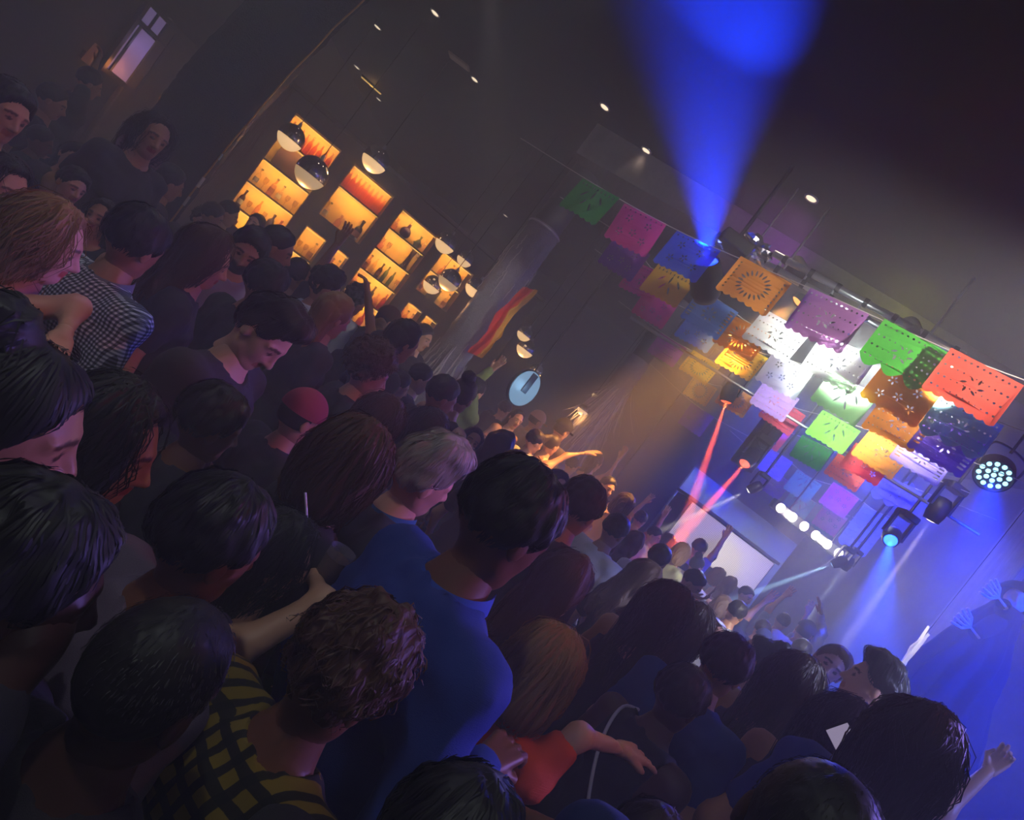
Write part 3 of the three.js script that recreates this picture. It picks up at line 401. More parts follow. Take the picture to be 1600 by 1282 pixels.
// ---------------------------------------------------------------- dj booth and stage things
{
  const o = thing('dj_booth', 'white dotted lit front of the raised disc jockey booth', 'dj booth', [3.82, 0.9, -9.75]); o.rotation.y = 0.1;
  const dots = dataTex(256, (x, y) => { const u = (x * 32) % 1 - 0.5, v = (y * 32) % 1 - 0.5, d = u * u + v * v < 0.1 ? 0.55 : 1; return [d * 0.98, d * 0.93, d * 0.92]; });
  part('body', rbox(1.7, 1.3, 0.6, 0.02, 0, 0.65, -0.32), mat(0x22252c, 0.6), o);
  part('screen', rbox(1.62, 0.62, 0.03, 0.006, 0, 0.98, 0.0), new THREE.MeshStandardMaterial({ color: 0x999999, emissive: 0xfff4f2, emissiveIntensity: 0.55, emissiveMap: rep(dots, 2, 0.8), roughness: 0.6 }), o);
  part('table_top', rbox(1.76, 0.05, 0.7, 0.01, 0, 1.33, -0.32), mat(0x30343c, 0.5), o);
  const l = new THREE.RectAreaLight(0xfff4f2, 2.0, 1.6, 0.6); l.position.set(0, 0.98, 0.04); l.lookAt(o.localToWorld(V(0, 0.98, 3))); o.add(l);
  const b = thing('grey_banner_board', 'plain blue grey board behind the booth', 'board', [4.2, 0.9, -11.0]); b.rotation.y = 0.1; part('board', rbox(2.3, 1.75, 0.06, 0.01, 0, 0.95, 0), mat(0x8fa6b8, 0.7), b); for (const x of [-1, 1]) part('foot', rbox(0.08, 0.1, 0.4, 0.01, x, 0.05, 0), METAL, b);
  const row = thing('blinder_bar', 'row of unseen white lamps giving the bright glow above the booth', 'stage light', at(1262, 828, 10.0)); row.rotation.y = 0.15;  // lamps themselves unseen, placed to give the white glow here
  part('housing', rbox(1.5, 0.16, 0.12, 0.02), BLACK, row); for (let k = 0; k < 6; k++) { part('blinder_lamp', new THREE.SphereGeometry(0.075, 18, 10, 0, 6.284, 0, 1.571).rotateX(Math.PI / 2).scale(1, 1, 0.5).translate(-0.62 + k * 0.248, 0, 0.06), glow(0xfff2e8, 6), row); }
  for (const x of [-0.45, 0.45]) part('hanger_rod', cyl(V(x, 0.08, 0), V(x, CEIL - row.position.y, 0), 0.014), METAL, row);
  for (const x of [-0.37, 0.37]) point(row, V(x, 0, 0.14), 0xfff2ea, 4, 4);
  const sp = thing('line_speaker', 'black hanging loudspeaker column beside the orange beams', 'speaker', at(1188, 690, 9.5)); part('cabinet', rbox(0.3, 0.95, 0.3, 0.03), BLACK, sp); part('grille', rbox(0.26, 0.9, 0.02, 0.008, 0, 0, 0.155), mat(0x202226, 0.7), sp); for (const y of [-0.3, 0, 0.3]) part('driver', new THREE.TorusGeometry(0.09, 0.014, 8, 24).translate(0, y, 0.165), mat(0x2c2e34, 0.5), sp); part('hanger', cyl(V(0, 0.47, 0), V(0, CEIL - sp.position.y, 0), 0.014), METAL, sp);
  // hanging skeleton reaper at the right
  const k = at(1588, 940, 6), rp = thing('hanging_reaper', 'hanging skeleton reaper prop in a dark blue robe at right', 'prop', k), bone = mat(0xe6ddd0, 0.6), robeM = mat(0x0d1226, 0.85);
  const sk = new THREE.SphereGeometry(0.12, 28, 20), p = sk.attributes.position; for (let i = 0; i < p.count; i++) { let x = p.getX(i), y = p.getY(i), z = p.getZ(i); if (y < -0.02) { x *= 1 - 0.5 * Math.min(1, (-y - 0.02) / 0.1); } const e = Math.hypot(Math.abs(x) - 0.045, y - 0.0) < 0.03 && z > 0 ? 0.78 : 1, ns = Math.hypot(x, y + 0.045) < 0.018 && z > 0 ? 0.82 : 1; p.setXYZ(i, x * 0.85, y * 1.15, z * e * ns); } sk.computeVertexNormals(); sk.rotateY(-0.7); part('skull', sk, bone, rp);
  part('jaw', new THREE.SphereGeometry(0.06, 16, 10).scale(1, 0.5, 1).translate(-0.05, -0.15, 0.06), bone, rp);
  const rg = new THREE.CylinderGeometry(0.13, 0.5, 1.55, 60, 30, true).translate(0, -0.85, -0.03), q = rg.attributes.position; for (let i = 0; i < q.count; i++) { const x = q.getX(i), y = q.getY(i), z = q.getZ(i), a = Math.atan2(z, x), f = 1 + 0.16 * Math.sin(a * 9 + 2 * n3(x, y, z)) * Math.min(1, -y) + 0.08 * n3(x * 4, y * 2, z * 4); q.setXYZ(i, x * f - 0.1 * y * 0.2, y + (y < -1.5 ? 0.12 * n3(x * 9, 0, z * 9) : 0), z * f); } rg.computeVertexNormals(); part('robe', rg, robeM, rp);
  const hood = new THREE.SphereGeometry(0.18, 24, 16, 0, 6.284, 0, 1.9).rotateX(-0.7).rotateY(-0.7).translate(0.03, 0.02, -0.05); part('hood', hood, robeM, rp);
  for (const [w, nm] of [[at(1560, 934, 5.85), 'skeleton_hand'], [at(1516, 980, 5.75), 'skeleton_hand']]) {
    const o2 = w.clone().sub(k), gs = [], out = V(-0.9, 0.12, 0.2).normalize(), sd = V(0.1, 1, 0).normalize();
    for (let f = 0; f < 5; f++) { const b0 = o2.clone().addScaledVector(out, 0.06).addScaledVector(sd, (f - 2) * 0.032), dd = out.clone().addScaledVector(sd, (f - 2) * 0.12).normalize(); let c = b0; gs.push(cyl(o2, b0, 0.012, 0.012, 8)); for (const l of [0.05, 0.04, 0.035]) { const e = c.clone().addScaledVector(dd, l * (f === 4 ? 0.8 : 1)); gs.push(cyl(c, e, 0.013, 0.01, 8), new THREE.SphereGeometry(0.0145, 8, 6).translate(...e.toArray())); c = e; } }
    gs.push(cyl(o2, o2.clone().add(V(0.14, -0.03, -0.02)), 0.01, 0.012, 8)); part(nm, merge(gs), bone, rp);
    part('sleeve', cyl(o2.clone().add(V(0.08, -0.02, -0.01)), V(0.02, -0.2, 0), 0.06, 0.1, 20, true), robeM, rp);
  }
  const lo = at(1490, 1045, 5.9).sub(k); part('leg_bone', merge([cyl(lo.clone().add(V(0.02, 0.12, 0)), lo.clone().add(V(-0.01, -0.22, 0)), 0.016, 0.013), new THREE.TorusGeometry(0.035, 0.012, 8, 16).translate(...lo.clone().add(V(0.02, 0.14, 0)).toArray()), new THREE.SphereGeometry(0.024, 10, 8).translate(...lo.clone().add(V(-0.01, -0.22, 0)).toArray())]), bone, rp);
  part('hanging_line', cyl(V(0, 0.18, 0), V(0, CEIL - k.y, 0), 0.004, 0.004, 5), BLACK, rp);
  const tw = at(1418, 1028, 5), tg = thing('torn_gauze_strip', 'torn white gauze strip hanging beside the dark haired man', 'fabric', tw); for (let i = 0; i < 6; i++) strand(tg, V(rr(-0.03, 0.03), 0.2 + rr(-0.05, 0.1), 0), V(rr(-0.05, 0.02), -0.2 + rr(-0.1, 0.05), rr(-0.02, 0.02)), rr(0.008, 0.022), 0); part('line', cyl(V(0, 0.2, 0), V(0, CEIL - tw.y, 0), 0.003, 0.003, 5), BLACK, tg);
}

// ---------------------------------------------------------------- people: one smooth field per body, meshed by surface nets
function nets(f, lo, hi, h) {
  const nx = Math.ceil((hi[0] - lo[0]) / h) + 1, ny = Math.ceil((hi[1] - lo[1]) / h) + 1, nz = Math.ceil((hi[2] - lo[2]) / h) + 1, S = new Float32Array(nx * ny * nz), id = (x, y, z) => x + nx * (y + ny * z), K = 4;
  for (let z0 = 0; z0 < nz; z0 += K) for (let y0 = 0; y0 < ny; y0 += K) for (let x0 = 0; x0 < nx; x0 += K) {
    const x1 = Math.min(nx, x0 + K), y1 = Math.min(ny, y0 + K), z1 = Math.min(nz, z0 + K), c = f(lo[0] + (x0 + 1.5) * h, lo[1] + (y0 + 1.5) * h, lo[2] + (z0 + 1.5) * h), skip = Math.abs(c) > h * 6.5;
    for (let z = z0; z < z1; z++) for (let y = y0; y < y1; y++) for (let x = x0; x < x1; x++) S[id(x, y, z)] = skip ? c : f(lo[0] + x * h, lo[1] + y * h, lo[2] + z * h);
  }
  const vid = new Int32Array(nx * ny * nz).fill(-1), pos = [], idx = [], E = [[0, 1], [0, 2], [0, 4], [1, 3], [1, 5], [2, 3], [2, 6], [3, 7], [4, 5], [4, 6], [5, 7], [6, 7]], v = new Float32Array(8);
  for (let z = 0; z < nz - 1; z++) for (let y = 0; y < ny - 1; y++) for (let x = 0; x < nx - 1; x++) {
    let m = 0; for (let k = 0; k < 8; k++) { v[k] = S[id(x + (k & 1), y + ((k >> 1) & 1), z + (k >> 2))]; if (v[k] < 0) m |= 1 << k; }
    if (m === 0 || m === 255) continue;
    let cx = 0, cy = 0, cz = 0, n = 0;
    for (const [a, b] of E) if (((m >> a) & 1) !== ((m >> b) & 1)) { const t = v[a] / (v[a] - v[b]); cx += (a & 1) + t * ((b & 1) - (a & 1)); cy += ((a >> 1) & 1) + t * (((b >> 1) & 1) - ((a >> 1) & 1)); cz += (a >> 2) + t * ((b >> 2) - (a >> 2)); n++; }
    vid[id(x, y, z)] = pos.length / 3; pos.push(lo[0] + (x + cx / n) * h, lo[1] + (y + cy / n) * h, lo[2] + (z + cz / n) * h);
  }
  const q = (a, b, c, d, flip) => { if (a < 0 || b < 0 || c < 0 || d < 0) return; flip ? idx.push(a, c, b, a, d, c) : idx.push(a, b, c, a, c, d); };
  for (let z = 1; z < nz - 1; z++) for (let y = 1; y < ny - 1; y++) for (let x = 1; x < nx - 1; x++) {
    const s = S[id(x, y, z)] < 0;
    if (s !== S[id(x + 1, y, z)] < 0) q(vid[id(x, y - 1, z - 1)], vid[id(x, y, z - 1)], vid[id(x, y, z)], vid[id(x, y - 1, z)], !s);
    if (s !== S[id(x, y + 1, z)] < 0) q(vid[id(x - 1, y, z - 1)], vid[id(x, y, z - 1)], vid[id(x, y, z)], vid[id(x - 1, y, z)], s);
    if (s !== S[id(x, y, z + 1)] < 0) q(vid[id(x - 1, y - 1, z)], vid[id(x, y - 1, z)], vid[id(x, y, z)], vid[id(x - 1, y, z)], !s);
  }
  const g = new THREE.BufferGeometry(); g.setAttribute('position', new THREE.Float32BufferAttribute(pos, 3)); g.setIndex(idx); g.computeVertexNormals(); return g;
}
const cl = (x, a = 0, b = 1) => (x < a ? a : x > b ? b : x);
const smin = (a, b, k) => { const h = Math.max(k - Math.abs(a - b), 0) / k; return Math.min(a, b) - h * h * k * 0.25; };
const smax = (a, b, k) => -smin(-a, -b, k);
function cap(x, y, z, c) { const bx = c[4] - c[0], by = c[5] - c[1], bz = c[6] - c[2], px = x - c[0], py = y - c[1], pz = z - c[2], t = cl((px * bx + py * by + pz * bz) / (bx * bx + by * by + bz * bz + 1e-9)); return Math.hypot(px - bx * t, py - by * t, pz - bz * t) - (c[3] + (c[7] - c[3]) * t); }
function ell(x, y, z, cx, cy, cz, a, b, c) { const X = (x - cx) / a, Y = (y - cy) / b, Z = (z - cz) / c, k0 = Math.hypot(X, Y, Z), k1 = Math.hypot(X / a, Y / b, Z / c); return k1 < 1e-6 ? -Math.min(a, b, c) : k0 * (k0 - 1) / k1; }
function field(prims, k, off = 0) { return (x, y, z) => { let d = 9; for (const c of prims) d = smin(d, cap(x, y, z, c) - off, k); return d; }; }
function bounds(prims, m) { const lo = [9, 9, 9], hi = [-9, -9, -9]; for (const c of prims) for (const o of [0, 4]) for (let k = 0; k < 3; k++) { lo[k] = Math.min(lo[k], c[o + k] - c[o + 3] - m); hi[k] = Math.max(hi[k], c[o + k] + c[o + 3] + m); } return [lo, hi]; }

// arm poses in the body's own frame for the +x side (left arm): elbow, wrist
const POSE = { down: [[0.245, 1.14, -0.04], [0.26, 0.9, 0.05]], hold: [[0.25, 1.15, 0.0], [0.12, 1.22, 0.25]], chin: [[0.22, 1.16, 0.16], [0.08, 1.4, 0.2]], up: [[0.25, 1.62, 0.1], [0.2, 1.88, 0.12]], high: [[0.22, 1.68, 0.02], [0.17, 1.95, 0.04]], reach: [[0.36, 1.4, 0.2], [0.46, 1.52, 0.42]], out: [[0.42, 1.36, 0.05], [0.64, 1.46, 0.16]], front: [[0.22, 1.22, 0.22], [0.16, 1.3, 0.46]], hug: [[0.33, 1.38, 0.12], [0.5, 1.42, -0.06]] };
function skeleton(o) {
  const f = o.sex === 'f', sw = f ? 0.155 : 0.185, P = { torso: [], arms: {}, legs: [] };
  P.torso.push([-0.075, 1.33, 0.0, f ? 0.095 : 0.115, 0.075, 1.33, 0.0, f ? 0.095 : 0.115], [-0.055, 1.12, 0.005, f ? 0.085 : 0.105, 0.055, 1.12, 0.005, f ? 0.085 : 0.105], [-0.08, 0.95, -0.01, f ? 0.115 : 0.108, 0.08, 0.95, -0.01, f ? 0.115 : 0.108], [0, 0.95, 0, 0.1, 0, 1.35, 0, 0.1], [-sw, 1.425, -0.01, 0.052, sw, 1.425, -0.01, 0.052], [0, 1.4, -0.01, 0.075, 0, 1.49, 0.0, 0.056], [0, 1.45, -0.01, 0.055, 0, 1.57, 0.012, 0.05]);
  if (f) P.torso.push([-0.07, 1.29, 0.075, 0.055, -0.07, 1.29, 0.08, 0.05], [0.07, 1.29, 0.075, 0.055, 0.07, 1.29, 0.08, 0.05]);
  for (const s of [1, -1]) {
    const po = s > 0 ? o.L : o.R, [e, w] = typeof po === 'string' ? POSE[po].map((q) => [q[0] * s, q[1], q[2]]) : po, ra = f ? 0.04 : 0.05;
    P.arms[s] = { sh: [sw * s, 1.42, -0.01], e, w, up: [sw * s, 1.415, -0.01, ra + 0.008, ...e, ra - 0.008], fo: [...e, ra - 0.008, ...w, ra - 0.02] };
    P.legs.push([0.09 * s, 0.93, -0.01, 0.095, 0.095 * s, 0.5, 0.01, 0.058], [0.095 * s, 0.5, 0.01, 0.058, 0.1 * s, 0.09, -0.02, 0.042], [0.1 * s, 0.05, -0.04, 0.045, 0.115 * s, 0.035, 0.15, 0.032]);
  }
  return P;
}
function handPrims(a, s, kind) {
  const d = V(a.w[0] - a.e[0], a.w[1] - a.e[1], a.w[2] - a.e[2]).normalize(), ref = Math.abs(d.y) > 0.8 ? V(0, 0, 1) : V(0, 1, 0), side = d.clone().cross(ref).normalize().multiplyScalar(s), nrm = side.clone().cross(d).normalize(), W = V(...a.w), out = [];
  const P = (u, v, w) => W.clone().addScaledVector(d, u).addScaledVector(side, v).addScaledVector(nrm, w), seg = (p, q, r1, r2) => out.push([p.x, p.y, p.z, r1, q.x, q.y, q.z, r2]);
  const curl = kind === 'open' ? 0.12 : kind === 'fist' ? 1.15 : 0.6, spread = kind === 'open' ? 0.16 : 0.03, len = [0.072, 0.082, 0.077, 0.06];
  for (let i = 0; i < 4; i++) {
    const v0 = (i - 1.5) * 0.0205; seg(P(0.0, v0 * 0.55, 0), P(0.088, v0, 0), 0.017, 0.013);
    let p = P(0.088, v0, 0), ang = curl * 0.6; const sp = (i - 1.5) * spread, L = len[i];
    const n = kind === 'point' && i > 1 ? 1.5 : 1;
    for (const fr of [0.45, 0.32, 0.23]) { const q = p.clone().addScaledVector(d, Math.cos(ang * n) * L * fr * 1.1).addScaledVector(side, Math.sin(sp) * L * fr).addScaledVector(nrm, Math.sin(ang * n) * L * fr * 1.1); seg(p, q, 0.0095, 0.008); p = q; ang += curl * 0.85; }
  }
  const t0 = P(0.022, -0.026, 0.008), t1 = P(0.058, -0.05, 0.014 + curl * 0.015), t2 = P(0.088, -0.052 + curl * 0.02, 0.02 + curl * 0.03); seg(t0, t1, 0.014, 0.011); seg(t1, t2, 0.011, 0.0085);
  out.unshift([a.w[0] - d.x * 0.03, a.w[1] - d.y * 0.03, a.w[2] - d.z * 0.03, 0.025, a.w[0], a.w[1], a.w[2], 0.024]);
  return out;
}
const HC = [0, 1.6, 0.0]; // pivot of the head at the top of the neck
function headFrame(o) { return new THREE.Matrix4().makeTranslation(0, 1.56, 0).multiply(new THREE.Matrix4().makeRotationFromEuler(new THREE.Euler((o.pitch || 0) * R, (o.turn || 0) * R, (o.tilt || 0) * R, 'YXZ'))).multiply(new THREE.Matrix4().makeTranslation(0, -1.56, 0)); }
function headField(f) {
  const jw = f ? 0.9 : 1;
  return (x, y, z) => {
    const X = Math.abs(x);
    let d = ell(x, y, z, 0, 1.665, -0.012, 0.076, 0.1, 0.096);
    d = smin(d, ell(x, y, z, 0, 1.612, 0.034, 0.058 * jw, 0.082, 0.056), 0.04);
    d = smin(d, cap(x, y, z, [0, 1.548, 0.062, 0.018 * jw, 0, 1.552, 0.066, 0.02]), 0.03);
    d = smin(d, cap(X, y, z, [0.045 * jw, 1.575, 0.012, 0.016, 0.02, 1.55, 0.05, 0.014]), 0.03);
    d = smin(d, cap(X, y, z, [0.012, 1.668, 0.082, 0.009, 0.05, 1.664, 0.066, 0.008]), 0.016);
    d = smax(d, -(Math.hypot(X - 0.032, y - 1.643, (z - 0.105) * 0.9) - 0.021), 0.012);
    d = smin(d, Math.hypot(X - 0.031, (y - 1.643) * 1.25, z - 0.072) - 0.0135, 0.004);
    d = smin(d, cap(x, y, z, [0, 1.652, 0.086, 0.008, 0, 1.612, 0.108, 0.0115]), 0.012);
    d = smin(d, cap(X, y, z, [0.006, 1.609, 0.1, 0.008, 0.014, 1.608, 0.092, 0.008]), 0.008);
    d = smin(d, cap(X, y, z, [0.0, 1.5895, 0.0905, 0.0062, 0.02, 1.586, 0.0795, 0.004]), 0.006);
    d = smin(d, cap(X, y, z, [0.0, 1.577, 0.088, 0.007, 0.017, 1.5795, 0.079, 0.0045]), 0.006);
    d = smin(d, ell(X, y, z, 0.08, 1.635, -0.008, 0.009, 0.031, 0.019), 0.008);
    d = smin(d, cap(x, y, z, [0, 1.5, 0.0, 0.05, 0, 1.58, 0.0, 0.046]), 0.035);
    return d;
  };
}
function tintHead(g, f, brow) {
  const p = g.attributes.position, c = new Float32Array(p.count * 3).fill(1);
  for (let i = 0; i < p.count; i++) { const X = Math.abs(p.getX(i)), y = p.getY(i), z = p.getZ(i); let t = null;
    if (z > 0.06 && Math.hypot(X - 0.031, (y - 1.643) * 1.7) < 0.0125) t = [0.16, 0.12, 0.12];
    else if (z > 0.05 && X > 0.014 && X < 0.056 && Math.abs(y - 1.668 + Math.max(0, X - 0.04) * 0.3) < 0.0055) t = brow;
    else if (z > 0.07 && X < 0.025 && y > 1.57 && y < 1.595) t = f ? [0.75, 0.22, 0.25] : [0.8, 0.5, 0.48];
    if (t) c.set(t, i * 3); }
  g.setAttribute('color', new THREE.BufferAttribute(c, 3)); return g;
}
const HAIRF = {
  // x, y, z in the head's upright frame; negative inside hair
  short: (x, y, z) => { const n = 0.006 * n3(x * 22, y * 22, z * 22) + Math.max(0, 1.635 - y) * 0.3; let d = ell(x, y, z, 0, 1.678, -0.014, 0.09, 0.108, 0.108) + n; return smax(d, smax((z - 0.058) - (y - 1.70) * 0.55, -(y - 1.548 - cl((z + 0.04) * 3, 0, 0.108) - 0.012 * n3(x * 50, 3, z * 50)), 0.02), 0.02); },
  buzz: (x, y, z) => smax(ell(x, y, z, 0, 1.671, -0.013, 0.082, 0.102, 0.101) + 0.002 * n3(x * 60, y * 60, z * 60), smax((z - 0.05) - (y - 1.69) * 0.9, -(y - 1.585 - Math.max(0, z + 0.03) * 1.3), 0.015), 0.015),
  messy: (x, y, z) => { const n = 0.016 * n3(x * 14, y * 14, z * 14) + 0.01 * n3(x * 34, y * 34, z * 34); let d = ell(x, y, z, 0, 1.69, -0.01, 0.098, 0.115, 0.115) + n; return smax(d, smax((z - 0.062) - (y - 1.7) * 0.6, -(y - 1.552 - cl((z + 0.04) * 2.8, 0, 0.1)), 0.02), 0.02); },
  quiff: (x, y, z) => { const n = 0.008 * n3(x * 30, y * 12, z * 12); let d = smin(ell(x, y, z, 0, 1.675, -0.014, 0.085, 0.104, 0.104), ell(x, y, z, 0, 1.755, 0.02, 0.075, 0.05, 0.08), 0.03) + n; return smax(d, smax((z - 0.06) - (y - 1.7) * 0.6, -(y - 1.56 - cl((z + 0.045) * 2.6, 0, 0.098)), 0.02), 0.02); },
  curly: (x, y, z) => { const n = 0.02 * n3(x * 19, y * 19, z * 19) + 0.01 * n3(x * 45, y * 45, z * 45); let d = ell(x, y, z, 0, 1.69, -0.018, 0.112, 0.125, 0.122) + n; return smax(d, smax((z - 0.06) - (y - 1.71) * 0.8, -(y - 1.55 - Math.max(0, z) * 1.3), 0.02), 0.02); },
  bob: (x, y, z) => { const a = Math.atan2(x, z), n = 0.006 * Math.sin(a * 34 + 5 * n3(x * 8, y * 3, z * 8)) + 0.009 * n3(x * 9, y * 4, z * 9); let d = smin(ell(x, y, z, 0, 1.685, -0.014, 0.097, 0.11, 0.112), ell(x, y, z, 0, 1.58, -0.035, 0.112, 0.13, 0.1), 0.05) + n; return smax(d, smax(Math.min((z - 0.045) - (y - 1.72) * 0.55, 0.06 - Math.abs(x) + Math.max(0, z - 0.06)), -(y - 1.49), 0.015), 0.02); },
  long: (x, y, z) => { const a = Math.atan2(x, z), n = 0.005 * Math.sin(a * 44 + 4 * n3(x * 6, y * 2.5, z * 6)) + 0.01 * n3(x * 6, y * 3, z * 6); let d = smin(ell(x, y, z, 0, 1.68, -0.014, 0.089, 0.107, 0.108), cap(x, y, (z + 0.05) * 1.35 - 0.05, [0, 1.62, -0.04, 0.088, 0, 1.27, -0.07, 0.088]), 0.06) + n; return smax(d, smax(Math.min((z - 0.045) - (y - 1.72) * 0.55, 0.062 - Math.abs(x) + Math.max(0, z - 0.05)), -(y - 1.22 - 0.05 * n3(x * 9, 0, z * 9)), 0.02), 0.02); },
  wavy: (x, y, z) => { const n = 0.016 * Math.sin(y * 30 + 4 * n3(x * 7, y * 2, z * 7)) * cl((1.66 - y) * 5) + 0.01 * n3(x * 12, y * 8, z * 12); let d = smin(ell(x, y, z, 0, 1.682, -0.014, 0.093, 0.109, 0.11), cap(x, y, (z + 0.05) * 1.25 - 0.05, [0, 1.62, -0.04, 0.098, 0, 1.32, -0.06, 0.112]), 0.06) + n; return smax(d, smax(Math.min((z - 0.045) - (y - 1.72) * 0.55, 0.064 - Math.abs(x) + Math.max(0, z - 0.05)), -(y - 1.26 - 0.06 * n3(x * 9, 0, z * 9)), 0.02), 0.02); },
  bun: (x, y, z) => { let d = ell(x, y, z, 0, 1.673, -0.014, 0.084, 0.104, 0.104); d = smax(d, smax((z - 0.055) - (y - 1.7) * 0.6, -(y - 1.58 - Math.max(0, z + 0.04) * 1.1), 0.02), 0.02); return smin(d, Math.hypot(x, y - 1.77, z + 0.075) - 0.05 + 0.007 * n3(x * 34, y * 34, z * 34), 0.015) + 0.003 * n3(x * 40, y * 10, z * 10); },
  tail: (x, y, z) => { let d = ell(x, y, z, 0, 1.673, -0.014, 0.084, 0.104, 0.104); d = smax(d, smax((z - 0.055) - (y - 1.7) * 0.6, -(y - 1.58 - Math.max(0, z + 0.04) * 1.1), 0.02), 0.02); return smin(d, smin(cap(x, y, z, [0, 1.72, -0.1, 0.028, 0, 1.66, -0.16, 0.042]), cap(x, y, z, [0, 1.66, -0.16, 0.042, 0, 1.4, -0.13, 0.018]), 0.02) + 0.005 * n3(x * 40, y * 8, z * 40), 0.02); },
};
function hairStrands(fn, lo, hi, count, len, width, wob) {
  // fine locks that follow the surface away from the crown and fall with gravity
  const grad = (x, y, z) => { const e = 0.004; return V(fn(x + e, y, z) - fn(x - e, y, z), fn(x, y + e, z) - fn(x, y - e, z), fn(x, y, z + e) - fn(x, y, z - e)).normalize(); }, pos = [], idx = [];
  for (let c = 0; c < count; c++) {
    const th = rr(0, 6.283), ph = Math.acos(rr(-0.15, 1)), dir = V(Math.sin(ph) * Math.cos(th), Math.cos(ph), Math.sin(ph) * Math.sin(th)); let p = V(0, 1.67, -0.014), ok = false;
    for (let t = 0.16; t > 0.04; t -= 0.004) { const q = V(dir.x * t, 1.67 + dir.y * t, -0.014 + dir.z * t); if (fn(q.x, q.y, q.z) < 0.001) { p = q; ok = true; break; } }
    if (!ok) continue;
    const n = 7, st = len / n, up = 0.007 * rnd() * rnd() * Math.min(1, len * 8); let base = pos.length / 3;
    let vel = V(dir.x, -0.4, dir.z - 0.25).add(V(rr(-1, 1), rr(-1, 1), rr(-1, 1)).multiplyScalar(wob));
    for (let i = 0; i <= n; i++) {
      const g = grad(p.x, p.y, p.z), d = fn(p.x, p.y, p.z), lift = 0.002 + up + 0.004 * (i / n) * wob * 4; p = p.clone().addScaledVector(g, (lift - d) * 0.8);
      const w = width * (i === n ? 0.15 : 1), sd = g.clone().cross(vel).normalize(); pos.push(...p.clone().addScaledVector(sd, -w).toArray(), ...p.clone().addScaledVector(sd, w).addScaledVector(g, w * 0.6).toArray());
      if (i < n) { const k = base + i * 2; idx.push(k, k + 1, k + 2, k + 1, k + 3, k + 2); }
      vel.y -= 0.5; vel.add(V(rr(-1, 1), rr(-1, 1), rr(-1, 1)).multiplyScalar(wob * 0.8)); vel.addScaledVector(g, -vel.dot(g)).normalize(); p.addScaledVector(vel, st);
    }
  }
  const g = new THREE.BufferGeometry(); g.setAttribute('position', new THREE.Float32BufferAttribute(pos, 3)); g.setIndex(idx); g.computeVertexNormals(); return g;
}
function joinGeo(list) { // indexed merge with position, normal and (optionally) colour
  const pos = [], nor = [], col = [], idx = []; let o = 0; for (const g of list) { const p = g.attributes.position.array, n = g.attributes.normal.array, c = g.attributes.color?.array; for (let i = 0; i < p.length; i++) { pos.push(p[i]); nor.push(n[i]); col.push(c ? c[i] : 1); } for (const i of g.index.array) idx.push(i + o); o += p.length / 3; }
  const g = new THREE.BufferGeometry(); g.setAttribute('position', new THREE.Float32BufferAttribute(pos, 3)); g.setAttribute('normal', new THREE.Float32BufferAttribute(nor, 3)); g.setAttribute('color', new THREE.Float32BufferAttribute(col, 3)); g.setIndex(idx); return g;
}
function planarUV(g) { const p = g.attributes.position, uv = new Float32Array(p.count * 2); for (let i = 0; i < p.count; i++) { uv[i * 2] = p.getX(i) + p.getZ(i) * 0.35; uv[i * 2 + 1] = p.getY(i); } g.setAttribute('uv', new THREE.BufferAttribute(uv, 2)); return g; }
const bodyCache = {}, topCache = {}, legCache = {}, hairCache = {}, headCache = {};
const K2 = (o) => JSON.stringify([o.sex, o.L, o.R, o.hl, o.hr, o.near, o.pitch, o.turn, o.tilt]);
function bodyGeo(o) {
  const key = K2(o); if (bodyCache[key]) return bodyCache[key];
  const P = skeleton(o), prims = [...P.torso, ...P.legs, P.arms[1].up, P.arms[1].fo, P.arms[-1].up, P.arms[-1].fo], [lo, hi] = bounds(prims, 0.03), h = o.near ? 0.019 : 0.026;
  const list = [nets(field(prims, 0.045), lo, hi, h)];
  const hk = o.sex + o.near, hd = headCache[hk] ??= tintHead(nets(headField(o.sex === 'f'), [-0.1, 1.49, -0.13], [0.1, 1.79, 0.135], o.near ? 0.0058 : 0.0085), o.sex === 'f', [0.2, 0.16, 0.14]);
  list.push(hd.clone().applyMatrix4(headFrame(o)));
  for (const s of [1, -1]) { const hp = handPrims(P.arms[s], s, s > 0 ? o.hl : o.hr), [a, b] = bounds(hp, 0.015); list.push(nets(field(hp, 0.007), a, b, o.near ? 0.0052 : 0.0075)); }
  return bodyCache[key] = joinGeo(list);
}
